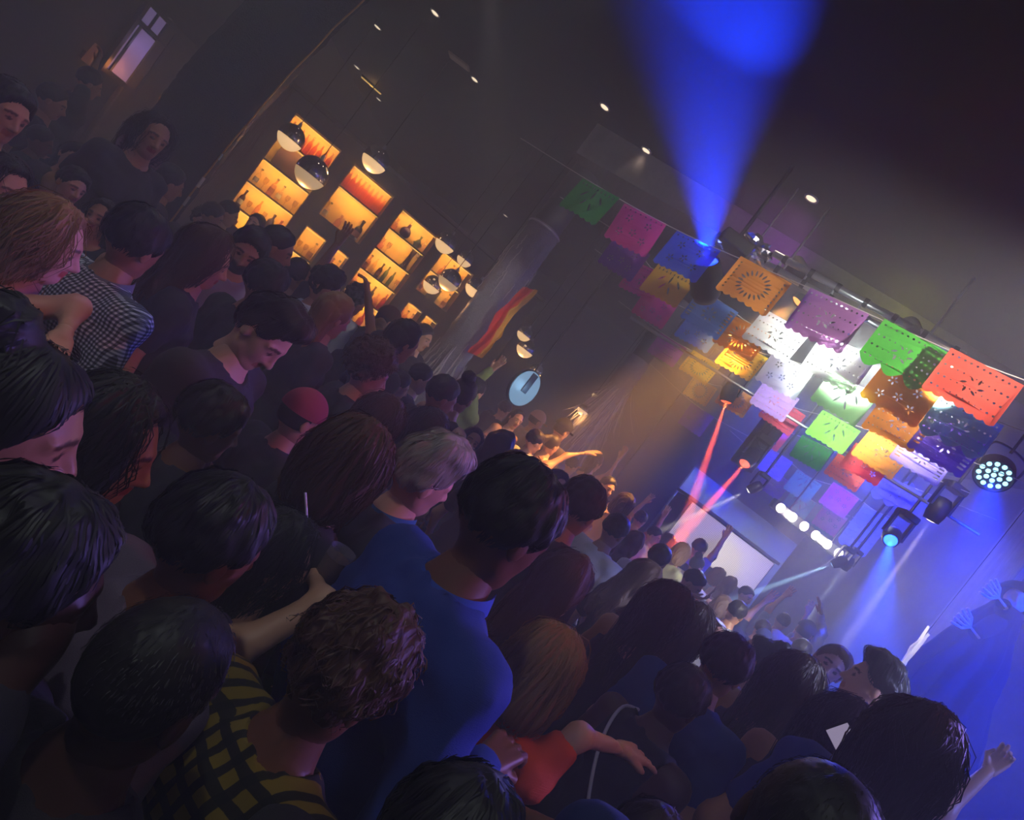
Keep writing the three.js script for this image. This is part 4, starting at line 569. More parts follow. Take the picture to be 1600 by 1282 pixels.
function topGeo(o) {
  const key = K2({ ...o, pitch: 0, turn: 0, tilt: 0, hl: 0, hr: 0 }) + o.cut; if (topCache[key]) return topCache[key];
  const P = skeleton(o), f = o.sex === 'f', T = P.torso.slice(0, 6).concat(f ? P.torso.slice(7) : []), prims = [...T], sl = { tee: [0.62, 0], long: [1, 0.92], tank: [0, 0], strap: [0, 0], dress: [0, 0] }[o.cut] ?? [0.62, 0], arms = [];
  for (const s of [1, -1]) { const A = P.arms[s], u = A.up, w = A.fo, L = (c, t, r) => [c[0], c[1], c[2], c[3] + r, c[0] + (c[4] - c[0]) * t, c[1] + (c[5] - c[1]) * t, c[2] + (c[6] - c[2]) * t, c[3] + (c[7] - c[3]) * t + r]; if (sl[0] > 0) arms.push(L(u, sl[0], 0.014)); if (sl[1] > 0) arms.push(L(w, sl[1], 0.012)); }
  const [lo, hi] = bounds([...prims, ...arms], 0.04), body = field(prims, 0.05, 0.013), am = arms.length ? field(arms, 0.03) : null, hem = o.cut === 'dress' ? 0.55 : 0.9; lo[1] = hem - 0.05;
  const fold = (x, y, z) => 0.006 * n3(x * 9, y * 16, z * 9) + 0.004 * n3(x * 20, y * 7 + 5, z * 20);
  const skirt = o.cut === 'dress' ? (x, y, z) => cap(x, y, z, [0, 0.98, -0.005, 0.15, 0, 0.55, 0, 0.23]) : null;
  const fn = (x, y, z) => { let d = body(x, y, z); if (skirt) d = smin(d, skirt(x, y, z), 0.05); if (am) d = smin(d, am(x, y, z), 0.04); d += fold(x, y, z);
    const neck = o.cut === 'strap' || o.cut === 'dress' ? Math.max(1.0 - 0, y - 1.36 + 0.25 * Math.max(0, Math.abs(x) - 0.02) * (Math.abs(x) > 0.07 && Math.abs(x) < 0.1 ? -2.6 : 0)) - 1.0 + (y > 1.36 ? y - 1.36 : 0) : -(Math.hypot(x, (y - 1.51) * 1.05, (z - (o.cut === 'tank' ? 0.05 : 0.015)) * 0.9) - (o.cut === 'tank' ? 0.11 : 0.078));
    if (o.cut === 'strap' || o.cut === 'dress') { const st = Math.abs(Math.abs(x) - 0.095) - 0.012; d = Math.max(d, Math.min(y - 1.37 + z * 0.2, Math.max(st, y - 1.5))); } else d = smax(d, neck, 0.012);
    if (o.cut === 'tank') d = Math.max(d, Math.min(Math.abs(x) - 0.135, y - 1.3));
    return Math.max(d, hem - y); };
  const g = planarUV(nets(fn, lo, hi, o.near ? 0.0165 : 0.022)); return topCache[key] = g;
}
function legGeo(o) { const key = o.sex + o.near; if (legCache[key]) return legCache[key]; const P = skeleton(o), prims = [P.torso[2], ...P.legs.filter((_, i) => i % 3 < 2)], [lo, hi] = bounds(prims, 0.03), f = field(prims, 0.04, 0.015); return legCache[key] = planarUV(nets((x, y, z) => Math.max(f(x, y, z) + 0.006 * n3(x * 10, y * 12, z * 10), y - 0.99, 0.07 - y), lo, hi, 0.027)); }
function shoeGeo(s) { return legCache['shoe' + s] ??= nets((x, y, z) => Math.max(smin(cap(x, y, z, [0.1 * s, 0.055, -0.045, 0.055, 0.117 * s, 0.04, 0.16, 0.045]), cap(x, y, z, [0.1 * s, 0.06, -0.03, 0.052, 0.1 * s, 0.12, -0.025, 0.052]), 0.03), -y), [0.1 * s - 0.12, -0.02, -0.14], [0.1 * s + 0.14, 0.2, 0.24], 0.02); }
function hairGeo(o) {
  const key = JSON.stringify([o.hair, o.near, o.pitch, o.turn, o.tilt, o.near ? o.hk : 0]); if (hairCache[key]) return hairCache[key];
  const fn = HAIRF[o.hair], lg = { long: 1.18, wavy: 1.2, tail: 1.36, bob: 1.46 }[o.hair] ?? 1.53, lo = [-0.2, lg, -0.26], hi = [0.2, 1.86, 0.16], list = [nets(fn, lo, hi, o.near ? 0.0068 : 0.0115)];
  if (o.near) { const L = { long: 0.5, wavy: 0.46, bob: 0.3, tail: 0.22, bun: 0.16, buzz: 0.012, short: 0.09, quiff: 0.1, messy: 0.1, curly: 0.09 }[o.hair], wob = { messy: 0.55, curly: 0.9, wavy: 0.3 }[o.hair] ?? 0.14; list.push(hairStrands(fn, lo, hi, o.hair === 'buzz' ? 900 : 760, L, o.hair === 'buzz' ? 0.0006 : 0.0014, wob)); }
  const m = headFrame(o); const g = joinGeo(list).applyMatrix4(m); g.deleteAttribute('color'); return hairCache[key] = g;
}
const collarG = (() => { const pts = []; for (let k = 0; k <= 24; k++) { const a = -2.55 + k * 5.1 / 24; pts.push(V(Math.sin(a) * 0.072, 1.475 - 0.02 * Math.cos(a), -Math.cos(a) * 0.07)); } const pos = [], idx = []; pts.forEach((p, i) => { const o = 1.06, q = 1.2; pos.push(p.x, p.y + 0.02, p.z, p.x * o, p.y + 0.035, p.z * o, p.x * q, p.y - 0.004, p.z * q); if (i < 24) { const k = i * 3; idx.push(k, k + 3, k + 1, k + 1, k + 3, k + 4, k + 1, k + 4, k + 2, k + 2, k + 4, k + 5); } }); const g = new THREE.BufferGeometry(); g.setAttribute('position', new THREE.Float32BufferAttribute(pos, 3)); g.setIndex(idx); g.computeVertexNormals(); return g; })();
const checkTex = dataTex(256, (x, y) => { const a = (x * 8) % 1 < 0.5, b = (y * 8) % 1 < 0.5; return a && b ? [0.1, 0.1, 0.16] : a || b ? [0.5, 0.5, 0.58] : [0.94, 0.93, 0.96]; });
const plaidTex = dataTex(256, (x, y) => { const a = (x * 4) % 1 < 0.4, b = (y * 4) % 1 < 0.4; return a && b ? [0.05, 0.05, 0.04] : a || b ? [0.12, 0.1, 0.05] : [0.5, 0.41, 0.07]; });
const SKIN = { fair: 0xd9a487, tan: 0xb9835f, olive: 0xa5724e, brown: 0x7a4c33, dark: 0x4a2c1e };  // brown and dark also put shade into the skin of the nearest people
const HAIR = { black: 0x262221, brown: 0x3a281c, chestnut: 0x563620, blond: 0xa07a48, grey: 0xb0a8a0, ash: 0x6a5038 };
const skinM = (k) => (mats['skin' + k] ??= new THREE.MeshPhysicalMaterial({ color: SKIN[k], roughness: 0.48, vertexColors: true, sheen: 0.2, sheenRoughness: 0.6 }));
const hairM = (k) => (mats['hair' + k] ??= new THREE.MeshPhysicalMaterial({ color: HAIR[k], roughness: 0.52, specularIntensity: 0.9, side: THREE.DoubleSide }));
const clothM = (c) => (mats['cloth' + c] ??= c === 'check' ? new THREE.MeshPhysicalMaterial({ map: rep(checkTex, 9, 9), roughness: 0.85, side: 2 }) : c === 'plaid' ? new THREE.MeshPhysicalMaterial({ map: rep(plaidTex, 6, 6), roughness: 0.85, side: 2 }) : new THREE.MeshPhysicalMaterial({ color: c, roughness: 0.78, sheen: 0.3, sheenRoughness: 0.5, sheenColor: c, bumpMap: rep(bumpTex, 14, 14), bumpScale: 0.0012, side: 2 }));
const crowd = [];
// head centre in the photograph, head height in pixels, facing (0 away, 90 right, 180 to us, -90 left)
function person(hx, hy, hh, face, hair, hairC, skin, cut, col, label, x = {}) { crowd.push({ hx, hy, hh, face, hair, hairC, skin, cut, col, label, sex: 'm', L: 'down', R: 'down', hl: 'relax', hr: 'relax', pitch: 0, turn: 0, tilt: 0, ...x, d0: x.d ?? 0.268 * FOCAL / hh }); }
function buildCrowd() {
  for (const c of crowd) { c.d = c.d0; c.near = c.hh >= 85 || c.fine; }
  for (let it = 0; it < 60; it++) for (let i = 0; i < crowd.length; i++) for (let j = 0; j < i; j++) {
    const a = crowd[i], b = crowd[j], p = at(a.hx, a.hy, a.d), q = at(b.hx, b.hy, b.d), gap = Math.hypot(p.x - q.x, p.z - q.z), need = 0.4;
    if (gap < need) { const s = (a.d > b.d ? 1 : -1) * (need - gap) * 0.2; if (!a.fix) a.d = cl(a.d + s, a.d0 * 0.84, a.d0 * 1.2); if (!b.fix) b.d = cl(b.d - s, b.d0 * 0.84, b.d0 * 1.2); }
  }
  crowd.forEach((c, i) => {
    const p = at(c.hx, c.hy, c.d), s = cl(p.y / 1.65, 0.8, 1.14), phi = Math.PI - c.face * R;
    const o = thing('person', c.label, 'person', V(p.x, Math.max(0, p.y - 1.65 * s), p.z)); o.scale.setScalar(s); o.rotation.y = phi; o.updateMatrixWorld();
    const loc = (q) => { const w = at(q[0], q[1], c.d + (q[2] || 0)); return o.worldToLocal(w).toArray(); };
    for (const k of ['L', 'R']) if (Array.isArray(c[k])) { const S = V(0.17 * (k === 'L' ? 1 : -1), 1.42, 0); let [e, w] = c[k].map(loc); const E = V(...e), u = E.clone().sub(S); if (u.length() > 0.36) E.copy(S).addScaledVector(u.normalize(), 0.34); const W = V(...w), f2 = W.clone().sub(E); if (f2.length() > 0.34) W.copy(E).addScaledVector(f2.normalize(), 0.32); c[k] = [E.toArray().map((t) => +t.toFixed(3)), W.toArray().map((t) => +t.toFixed(3))]; }
    c.hk = i % 5;
    part('body', bodyGeo(c), skinM(c.skin), o);
    const top = part(c.cut === 'dress' ? 'dress' : 'shirt', topGeo(c), clothM(c.col), o);
    if (c.cut !== 'dress') part('trousers', legGeo(c), clothM(c.pants ?? [0x14151c, 0x1a1c26, 0x101013, 0x1d2433][i % 4]), o);
    for (const k of [1, -1]) part('shoe', shoeGeo(k), mat(0x17130f, 0.5), o);
    if (c.collar) part('collar', collarG, clothM(c.collar), top);
    if (c.hair) part('hair', hairGeo(c), hairM(c.hairC), o);
    c.extra?.(o, c); c.obj = o; c.P = skeleton(c);
  });
}

// ---------------------------------------------------------------- the crowd, near to far
const LOW = { col: 0x111116 };
person(232, 1062, 318, 20, 'buzz', 'black', 'dark', 'tee', 0x241c26, 'nearest person, cropped dark head seen from behind at lower left', { pitch: 6, fix: 1, d: 0.74 });
person(528, 1052, 268, 35, 'messy', 'chestnut', 'brown', 'long', 'plaid', 'person with tousled brown hair and yellow plaid shirt, lower centre left', { pitch: 10, fix: 1, d: 0.98 });
person(168, 690, 225, 82, 'bob', 'black', 'tan', 'long', 0x2a1014, 'woman in profile with dark bob and bead earring, dark red collar', { sex: 'f', collar: 0x8a1018, turn: 8, L: 'down', fix: 1, d: 1.15, extra: (o) => earring(o) });
person(12, 655, 200, 60, 'bun', 'black', 'tan', 'strap', 0x362e40, 'woman with bead earring and bare neck at left edge', { sex: 'f', d: 0.98, extra: (o) => earring(o) });
person(662, 738, 172, 70, 'quiff', 'grey', 'fair', 'long', 0x303440, 'man with swept back silver hair and visible pink ear', { collar: 0x1a5f9a, tilt: 8, turn: 12 });
person(548, 728, 176, 50, 'bob', 'chestnut', 'tan', 'tee', 0x302c34, 'person with dark brown hair left of the silver haired man', { sex: 'f' });
person(788, 815, 196, 55, 'short', 'black', 'brown', 'long', 0x1c3f9c, 'dark haired man in a blue satin shirt, centre foreground', { d: 1.3, fix: 1, collar: 0x2a55c0, pitch: 6, R: 'hold' });
person(848, 1045, 182, 40, 'bob', 'blond', 'fair', 'tee', 0xe8531a, 'woman with blond bob in an orange tee reaching forward', { d: 1.62, fix: 1, sex: 'f', L: 'down', R: [[905, 1150, -0.05], [975, 1172, 0.1]], hr: 'open' });
person(1062, 1092, 136, 55, 'short', 'black', 'dark', 'tank', 0x141420, 'rim lit round dark head with a pale bag strap, lower centre', { d: 2.1, fix: 1, extra: (o) => strap(o) });
person(880, 912, 118, 60, 'wavy', 'chestnut', 'fair', 'tee', 0x322e3c, 'woman with reddish hair in profile right of blue shirt man', { sex: 'f' });
person(1002, 905, 86, 60, 'wavy', 'ash', 'fair', 'tee', 0x231a33, 'woman with streaked light brown waves, head bowed, centre right', { sex: 'f', pitch: 14 });
person(1040, 952, 98, 50, 'long', 'black', 'tan', 'strap', 0x141a33, 'woman with long dark hair and violet rim light on shoulder', { sex: 'f' });
person(985, 985, 96, 110, 'long', 'brown', 'tan', 'tank', 0x282e3c, 'woman in profile between blond bob and violet rim woman', { sex: 'f', R: 'chin' });
person(1078, 978, 96, 40, 'long', 'brown', 'tan', 'tee', 0x14224a, 'woman with long blue tinted hair left of round headed man', { sex: 'f' });
person(1130, 1040, 108, 45, 'short', 'black', 'tan', 'tee', 0x0f3f8c, 'man with round dark head in a deep blue tee', {});
person(1182, 1028, 92, -60, 'short', 'black', 'fair', 'tee', 0x10234f, 'woman with small hoop earring holding a cigarette', { d: 3.35, fix: 1, sex: 'f', hair: 'bun', R: [[1165, 1075, -0.1], [1140, 1000, -0.25]], hr: 'point', extra: (o) => earring(o, 0.6) });
person(1240, 1066, 92, 50, 'long', 'brown', 'tan', 'strap', 0x2b2238, 'woman with long brown hair and bare shoulders', { d: 2.65, fix: 1, sex: 'f', R: 'hold' });
person(1292, 1036, 76, 205, 'tail', 'blond', 'fair', 'strap', 0x5fb8c0, 'smiling woman facing us with flower in her hair', { d: 3.75, fix: 1, sex: 'f', fine: 1, tilt: -12, R: 'hug', L: 'front', extra: (o) => flower(o) });
person(1362, 1072, 92, -75, 'quiff', 'black', 'fair', 'tee', 0xb8c8d0, 'man in profile facing left in pale grey tee', { d: 2.98, fix: 1, turn: -5, collar: 0x20262c });
person(1312, 1142, 96, 50, 'long', 'black', 'tan', 'strap', 0x1a1c3c, 'woman with smooth dark hair below the grey tee man', { d: 2.2, fix: 1, sex: 'f' });
person(1425, 1166, 142, 40, 'long', 'black', 'tan', 'tee', 0x0d2a86, 'large dark long haired head at lower right with blue lit shoulders', { sex: 'f' });
person(1420, 1262, 104, 50, 'short', 'black', 'fair', 'tee', 0x5a3aa8, 'person with violet lit neck raising one bare arm at lower right', { R: [[1500, 1214, 0.0], [1568, 1184, 0.05]], hr: 'point', d: 2.9, fix: 1 });
person(1250, 1318, 250, 25, 'buzz', 'black', 'dark', 'tee', 0x12265e, 'dark rounded head with blue rim light at bottom right of centre', {});
person(1000, 1330, 240, 30, 'short', 'brown', 'brown', 'tee', 0x16245c, 'person at the bottom edge below the orange tee woman', { R: [[860, 1262, 0], [780, 1262, 0.1]], hr: 'open' });
person(690, 1330, 215, 30, 'short', 'black', 'olive', 'tee', 0x302c34, 'dark short haired person low between plaid shirt and orange tee', { d: 0.93 });
person(402, 505, 132, 95, 'quiff', 'brown', 'fair', 'tee', 0x3c3238, 'man with wavy quiff looking down, face lit red', { pitch: 26 });
person(212, 378, 112, 15, 'short', 'black', 'tan', 'long', 'check', 'man seen from behind in a white and navy check shirt', { collar: 'check', L: 'down', fix: 1, d: 2.15 });
person(72, 372, 132, 60, 'long', 'blond', 'fair', 'strap', 0x302c3c, 'woman with long straight blond hair at the left', { sex: 'f', R: [[120, 480, 0], [95, 530, -0.1]] });
person(322, 402, 94, 55, 'wavy', 'chestnut', 'fair', 'tee', 0x322e3c, 'woman with long wavy brown hair right of the check shirt', { sex: 'f' });
person(388, 388, 76, 150, 'short', 'black', 'fair', 'long', 0xa79fc8, 'bearded man in a lavender shirt looking down', { pitch: 22, fine: 1, extra: (o) => beard(o) });
person(470, 652, 108, 40, null, 'black', 'fair', 'tee', 0x38303c, 'person wearing a rounded pink cap', { extra: (o) => headCap(o, 0xc0405e) });
person(578, 580, 88, 60, 'curly', 'ash', 'fair', 'tee', 0x36303c, 'man with light curly hair in the left middle', {});
person(595, 655, 100, 45, 'long', 'chestnut', 'fair', 'tee', 0x302e38, 'woman with smooth brown hair below curly haired man', { sex: 'f' });
person(415, 448, 92, 35, 'short', 'black', 'tan', 'tee', 0x24242a, 'dark haired man in black above the quiffed man', {});
person(522, 492, 76, 40, 'long', 'blond', 'fair', 'tee', 0x36323c, 'woman with long dark blond hair before the bar', { sex: 'f' });
person(508, 450, 62, 60, 'messy', 'black', 'fair', 'long', 0xb8b4c4, 'man with tousled black hair and pale collar before bar', { collar: 0xe8e4f0 });
person(432, 388, 66, 70, 'short', 'black', 'tan', 'tee', 0x32303c, 'dark haired person right of the bearded man', {});
person(462, 430, 56, 20, 'short', 'black', 'tan', 'tee', 0x26262c, 'person raising a spread hand in front of the bar bays', { R: [[500, 418, 0], [528, 380, 0]], hr: 'open' });
person(590, 545, 54, 20, 'short', 'black', 'tan', 'tee', 0x302c34, 'person raising a drooping hand before the third bay', { R: [[578, 492, 0], [574, 455, 0]], hr: 'relax', d: 4.4 });
person(556, 470, 44, 40, 'curly', 'black', 'tan', 'long', 0xd8d8e0, 'dark curly person in white before the third bay', {});
person(605, 502, 46, 50, 'short', 'brown', 'fair', 'tee', 0x1a1820, 'person in a knitted cap by the bar', { extra: (o) => headCap(o, 0x5a3a2a), hair: null });
person(592, 532, 52, 60, 'bun', 'blond', 'fair', 'tee', 0x1a1820, 'woman with a blond bun just above curly haired man', { sex: 'f' });
person(630, 532, 66, 50, 'long', 'black', 'tan', 'tee', 0x282c34, 'woman with long black hair right of the blond bun', { sex: 'f' });
person(660, 527, 40, 110, 'short', 'brown', 'fair', 'tee', 0x2a2420, 'man in profile at the end of the bar', {});
person(622, 602, 58, 60, 'short', 'black', 'fair', 'tee', 0x302e38, 'dark haired man right of the curls with lit cheek', {});
person(656, 592, 52, 70, 'short', 'black', 'fair', 'tee', 0x302c34, 'man with a pink lit nose below the flag column', {});
person(690, 620, 70, 60, 'short', 'black', 'tan', 'tee', 0x2a2a34, 'dark head at the foot of the flag column', {});
person(668, 672, 88, 40, 'long', 'black', 'tan', 'tee', 0x24262c, 'dark figure right above the silver haired man', { sex: 'f' });
person(722, 618, 62, 20, 'bob', 'brown', 'fair', 'tank', 0x201a14, 'woman with pinned up brown hair and lit nape', { sex: 'f', hair: 'bun' });
person(742, 610, 34, 40, 'short', 'black', 'fair', 'long', 0x9aa860, 'person in pale green sleeves raising an arm by column', { R: [[740, 596, 0], [768, 578, 0]], hr: 'open', d: 6.3 });
person(738, 688, 42, 170, 'long', 'black', 'tan', 'tank', 0xb8842a, 'smiling woman in a mustard top facing us', { d: 5.2, sex: 'f', fine: 1 });
person(764, 652, 30, 150, 'short', 'black', 'fair', 'tee', 0x2a2226, 'man facing us below the round sign, left of two', {});
person(806, 655, 34, 150, 'long', 'black', 'fair', 'strap', 0x1e2028, 'woman facing us right below the round blue sign', { sex: 'f' });
person(788, 640, 30, 40, 'short', 'brown', 'fair', 'tee', 0x2a2228, 'short haired person touching the round sign from below', {});
person(838, 658, 32, 60, null, 'brown', 'fair', 'tee', 0xc0a8a0, 'person in a pale brimmed cap', { extra: (o) => headCap(o, 0xd8b8a8) });
person(782, 700, 62, 45, 'wavy', 'black', 'tan', 'tee', 0x3c3c34, 'woman with dark wavy hair and a yellow flower', { sex: 'f', extra: (o) => flower(o, 0xe8d820) });
person(800, 735, 74, 45, 'long', 'chestnut', 'fair', 'tee', 0x362c30, 'woman with long chestnut hair right of silver hair', { sex: 'f' });
person(835, 690, 40, 60, 'short', 'brown', 'fair', 'tee', 0xe8dcc8, 'man with lit neck and cream shirt collar', { collar: 0xf0e8d8 });
person(862, 695, 36, 50, 'tail', 'brown', 'fair', 'strap', 0xf0e4b8, 'woman in pale yellow stretching one arm to the right', { sex: 'f', R: [[885, 712, 0], [918, 708, 0.1]], hr: 'open' });
person(878, 672, 34, 50, null, 'black', 'fair', 'tee', 0x5a4a60, 'person in a dark cap with a bright rim', { extra: (o) => headCap(o, 0x26222e) });
person(868, 758, 52, 150, 'wavy', 'black', 'fair', 'strap', 0xa6d84a, 'woman in a lime green top with arm raised to her head', { sex: 'f', fine: 1, L: [[905, 766, -0.1], [882, 790, -0.2]] });
person(906, 792, 96, 40, 'short', 'black', 'tan', 'tee', 0x2a2c38, 'man with a large round black head, middle of the crowd', {});
person(960, 830, 62, 45, 'short', 'black', 'tan', 'tee', 0xd8d4cc, 'man with black hair and white shirt, middle right', {});
person(990, 850, 48, 50, 'wavy', 'chestnut', 'fair', 'strap', 0xe8dcd0, 'woman with shiny chestnut hair in a pale top', { sex: 'f' });
person(1028, 874, 54, 45, 'short', 'black', 'tan', 'tee', 0xe4e0dc, 'man with neat black hair and white tee', {});
person(1078, 908, 50, 120, 'short', 'black', 'olive', 'tee', 0xdce0e4, 'man with thick black hair looking down, moustache', { pitch: 20, L: [[1040, 915, 0], [1080, 930, -0.1]], extra: (o) => beard(o, 1) });
person(930, 722, 30, 60, 'long', 'black', 'fair', 'strap', 0x9a7ab0, 'woman with violet lit shoulders near gauze column', { sex: 'f', R: 'up', hr: 'open' });
person(893, 728, 30, 60, 'short', 'brown', 'fair', 'tee', 0xa88a40, 'person in ochre behind the lime green woman', {});
person(948, 762, 38, 150, 'short', 'black', 'fair', 'tee', 0xe8c8a8, 'man in peach facing us under the purple haze', {});
person(975, 790, 38, 60, 'bob', 'brown', 'fair', 'strap', 0xf0d0b0, 'woman with brown bob seen from behind, red lit', { sex: 'f' });
person(950, 792, 30, 170, 'long', 'black', 'fair', 'strap', 0xc83a2a, 'woman in red facing us beside brown bob', { sex: 'f' });
person(1000, 812, 32, 50, 'short', 'black', 'fair', 'tee', 0xd0604a, 'person in coral with hands up in red light', { L: 'up', R: 'up', hl: 'open', hr: 'open' });
person(1022, 838, 32, 120, 'short', 'brown', 'fair', 'tee', 0xf0d8b0, 'man with lit face below the orange beam', {});
person(1043, 848, 30, 60, 'bob', 'black', 'fair', 'strap', 0xd84a3a, 'woman in red under the orange beam end', { sex: 'f' });
person(1064, 866, 36, 60, 'bob', 'blond', 'fair', 'tee', 0xb0b078, 'fair haired person before the booth screen', { sex: 'f' });
person(1092, 858, 34, 60, 'short', 'brown', 'fair', 'tee', 0x8a80d8, 'person in a lilac tee with raised arm near screen', { R: 'high', hr: 'open' });
person(1066, 892, 34, 50, 'tail', 'black', 'fair', 'strap', 0xf0e0c8, 'woman with black ponytail and bare back', { sex: 'f' });
person(1088, 884, 28, 60, 'bun', 'black', 'fair', 'tee', 0xe8e0d8, 'woman with small dark bun near the screen corner', { sex: 'f', d: 7.6, fix: 1, R: 'reach' });
person(1122, 902, 30, 90, 'bob', 'ash', 'fair', 'tee', 0x88b0c0, 'ash haired person in teal left of the blue haired head', { sex: 'f' });
person(1140, 915, 32, 60, 'wavy', 'ash', 'fair', 'tee', 0xd8d4c0, 'woman with ash waves in the white light', { sex: 'f' });
person(1128, 948, 40, 60, 'bob', 'ash', 'fair', 'strap', 0xe8d8c8, 'woman with short ash hair in the white light', { sex: 'f' });
person(1165, 932, 32, 150, 'short', 'brown', 'fair', 'tee', 0xbcd0d4, 'man in pale blue facing us near booth', {});
person(1150, 958, 46, 45, 'short', 'black', 'tan', 'tee', 0xf0eee8, 'man with blue lit hair and white tee', {});
person(1190, 985, 40, 40, 'short', 'brown', 'fair', 'tee', 0x2a3a6a, 'person in navy raising a straight arm to screen', { L: 'high', R: 'down', hl: 'open' });
person(1222, 972, 32, 30, 'short', 'black', 'fair', 'tee', 0x9aa8b0, 'grey shirted person with both hands up', { L: 'high', R: 'high', hl: 'open', hr: 'open' });
person(1190, 1000, 42, 40, null, 'black', 'tan', 'tee', 0x22305c, 'person in a patterned navy cap', { extra: (o) => headCap(o, 0x24346e) });
person(1257, 988, 38, 40, null, 'black', 'tan', 'long', 0xf0ece0, 'person in a round blue cap and cream shirt, arm raised', { L: 'down', R: [[1287, 985, 0], [1282, 960, 0]], hr: 'open', extra: (o) => headCap(o, 0x1c2a5a) });
person(1250, 1018, 44, 40, 'short', 'black', 'tan', 'long', 0xf4efe2, 'man with dark hair and cream shirt right above the long brown hair', {});
person(1362, 1108, 60, 40, null, 'black', 'tan', 'tee', 0x16245c, 'person in a blue cap with a white patch', { extra: (o) => headCap(o, 0x14246a, 1), d: 4.2, fix: 1 });
// far left group
person(160, 342, 76, 170, 'long', 'black', 'tan', 'tank', 0x171a20, 'woman facing us with parted black hair and drop earring', { sex: 'f', fine: 1, tilt: 6, extra: (o) => earring(o, 0.6) });
person(112, 246, 62, 120, 'tail', 'black', 'fair', 'tee', 0x362e34, 'woman with red lit face and earring at upper left', { sex: 'f', fine: 1 });
person(112, 290, 58, 110, 'short', 'black', 'fair', 'tee', 0x362e34, 'man with red lit face below the tied back hair', { d: 4.0, fine: 1 });
person(6, 172, 100, 100, 'short', 'black', 'fair', 'tee', 0x2a1418, 'man with strongly red lit face at upper left edge', { d: 2.6 });
person(2, 290, 90, 100, 'long', 'black', 'fair', 'tee', 0x3c2c34, 'woman with dim red face cut by the left edge', { sex: 'f', d: 2.3 });
person(158, 240, 52, 140, 'short', 'black', 'tan', 'tee', 0x302e30, 'man with dim profile above the parted hair woman', {});
person(190, 246, 50, 170, 'short', 'black', 'brown', 'tee', 0x2e2c2c, 'dim face right of the two red lit profiles', { d: 4.2 });
person(238, 212, 52, 120, 'long', 'black', 'tan', 'tee', 0x2c2c2e, 'woman with large leaf earring before the warm panel', { d: 4.0, sex: 'f', fine: 1, extra: (o) => leafEarring(o) });
person(202, 300, 50, 140, 'short', 'black', 'brown', 'tee', 0x2e2c30, 'dim face between parted hair woman and check shirt', {});
person(82, 158, 56, 60, 'short', 'black', 'tan', 'tee', 0x16201f, 'person with reddish lit neck at upper left', {});
person(60, 225, 60, 60, 'short', 'black', 'brown', 'tee', 0x0f2a26, 'dark person in dim teal at upper left', {});
person(140, 130, 42, 40, 'short', 'black', 'tan', 'tee', 0x303030, 'dark person raising a forearm below the window', { R: [[136, 128, 0], [150, 100, 0]] });
person(265, 285, 60, 40, 'short', 'black', 'tan', 'tee', 0x26262c, 'dark head beside the black wrapped column', { d: 4.4 });
person(332, 338, 46, 60, 'short', 'black', 'tan', 'tee', 0x36323c, 'dark head left of two before the leftmost bay', {});
person(357, 334, 42, 70, 'short', 'black', 'tan', 'tee', 0x36323c, 'dark head right of two before the leftmost bay', {});
person(315, 345, 44, 120, 'curly', 'black', 'fair', 'tee', 0x4a3a44, 'person with glinting curls left of the bar', {});
person(398, 350, 36, 180, 'short', 'black', 'fair', 'tee', 0x5a2a4a, 'bartender in plum facing us behind the crowd', { d: 7.4 });
person(330, 660, 150, 45, 'short', 'black', 'brown', 'tee', 0x2c2832, 'dark haired person between profile woman and silver hair', {});
person(330, 842, 165, 40, 'short', 'black', 'brown', 'tee', 0x6a5a70, 'person in a dusky mauve tee, shoulder lit from the right', { d: 1.12 });
person(20, 900, 230, 50, 'short', 'black', 'dark', 'tee', 0x302c38, 'dark person at the left edge holding a drink with straw', { R: [[40, 985, 0], [62, 945, 0.1]], d: 0.8 });  // dark skin tone stands in for the shade on this figure
person(430, 865, 150, 60, 'long', 'black', 'fair', 'strap', 0x362c3c, 'woman holding up a drink with a bent straw', { sex: 'f', L: 'down', R: [[505, 940, 0.0], [488, 895, 0.12]], d: 1.28 });

function earring(o, k = 1) {
  for (const s of [-1, 1]) {
    const hook = part('earring_hook', new THREE.TorusGeometry(0.008 * k, 0.0012, 6, 16).translate(0.09 * s, 1.592, -0.006), mat(0xe8c060, 0.2, { metalness: 1 }), o); void hook;
    part('earring_blue_bead', new THREE.SphereGeometry(0.0085 * k, 14, 10).translate(0.092 * s, 1.572, -0.006), mat(0x1030d0, 0.15), o);
    part('earring_silver_drop', new THREE.SphereGeometry(0.009 * k, 14, 10).scale(1, 1.5, 1).translate(0.092 * s, 1.552 - 0.82 * 0, -0.006).translate(0, 0, 0), mat(0xf0f0f4, 0.12, { metalness: 0.9 }), o);
  }
}
function leafEarring(o) { for (const s of [-1, 1]) { part('earring_hook', cyl(V(0.088 * s, 1.615, -0.005), V(0.09 * s, 1.585, -0.004), 0.0015), mat(0xe8c060, 0.2, { metalness: 1 }), o); const sh = new THREE.Shape(); sh.moveTo(0, 0); sh.bezierCurveTo(0.05, -0.02, 0.05, -0.09, 0, -0.12); sh.bezierCurveTo(-0.05, -0.09, -0.05, -0.02, 0, 0); for (const y of [-0.03, -0.05, -0.07, -0.09]) { const h = new THREE.Path(); h.moveTo(-0.02, y); h.lineTo(0.02, y); h.lineTo(0.02, y + 0.006); h.lineTo(-0.02, y + 0.006); sh.holes.push(h); } part('earring_leaf', new THREE.ExtrudeGeometry(sh, { depth: 0.002, bevelEnabled: false }).translate(0.09 * s, 1.585, -0.004), mat(0xd8d4d0, 0.25, { metalness: 0.9 }), o); } }
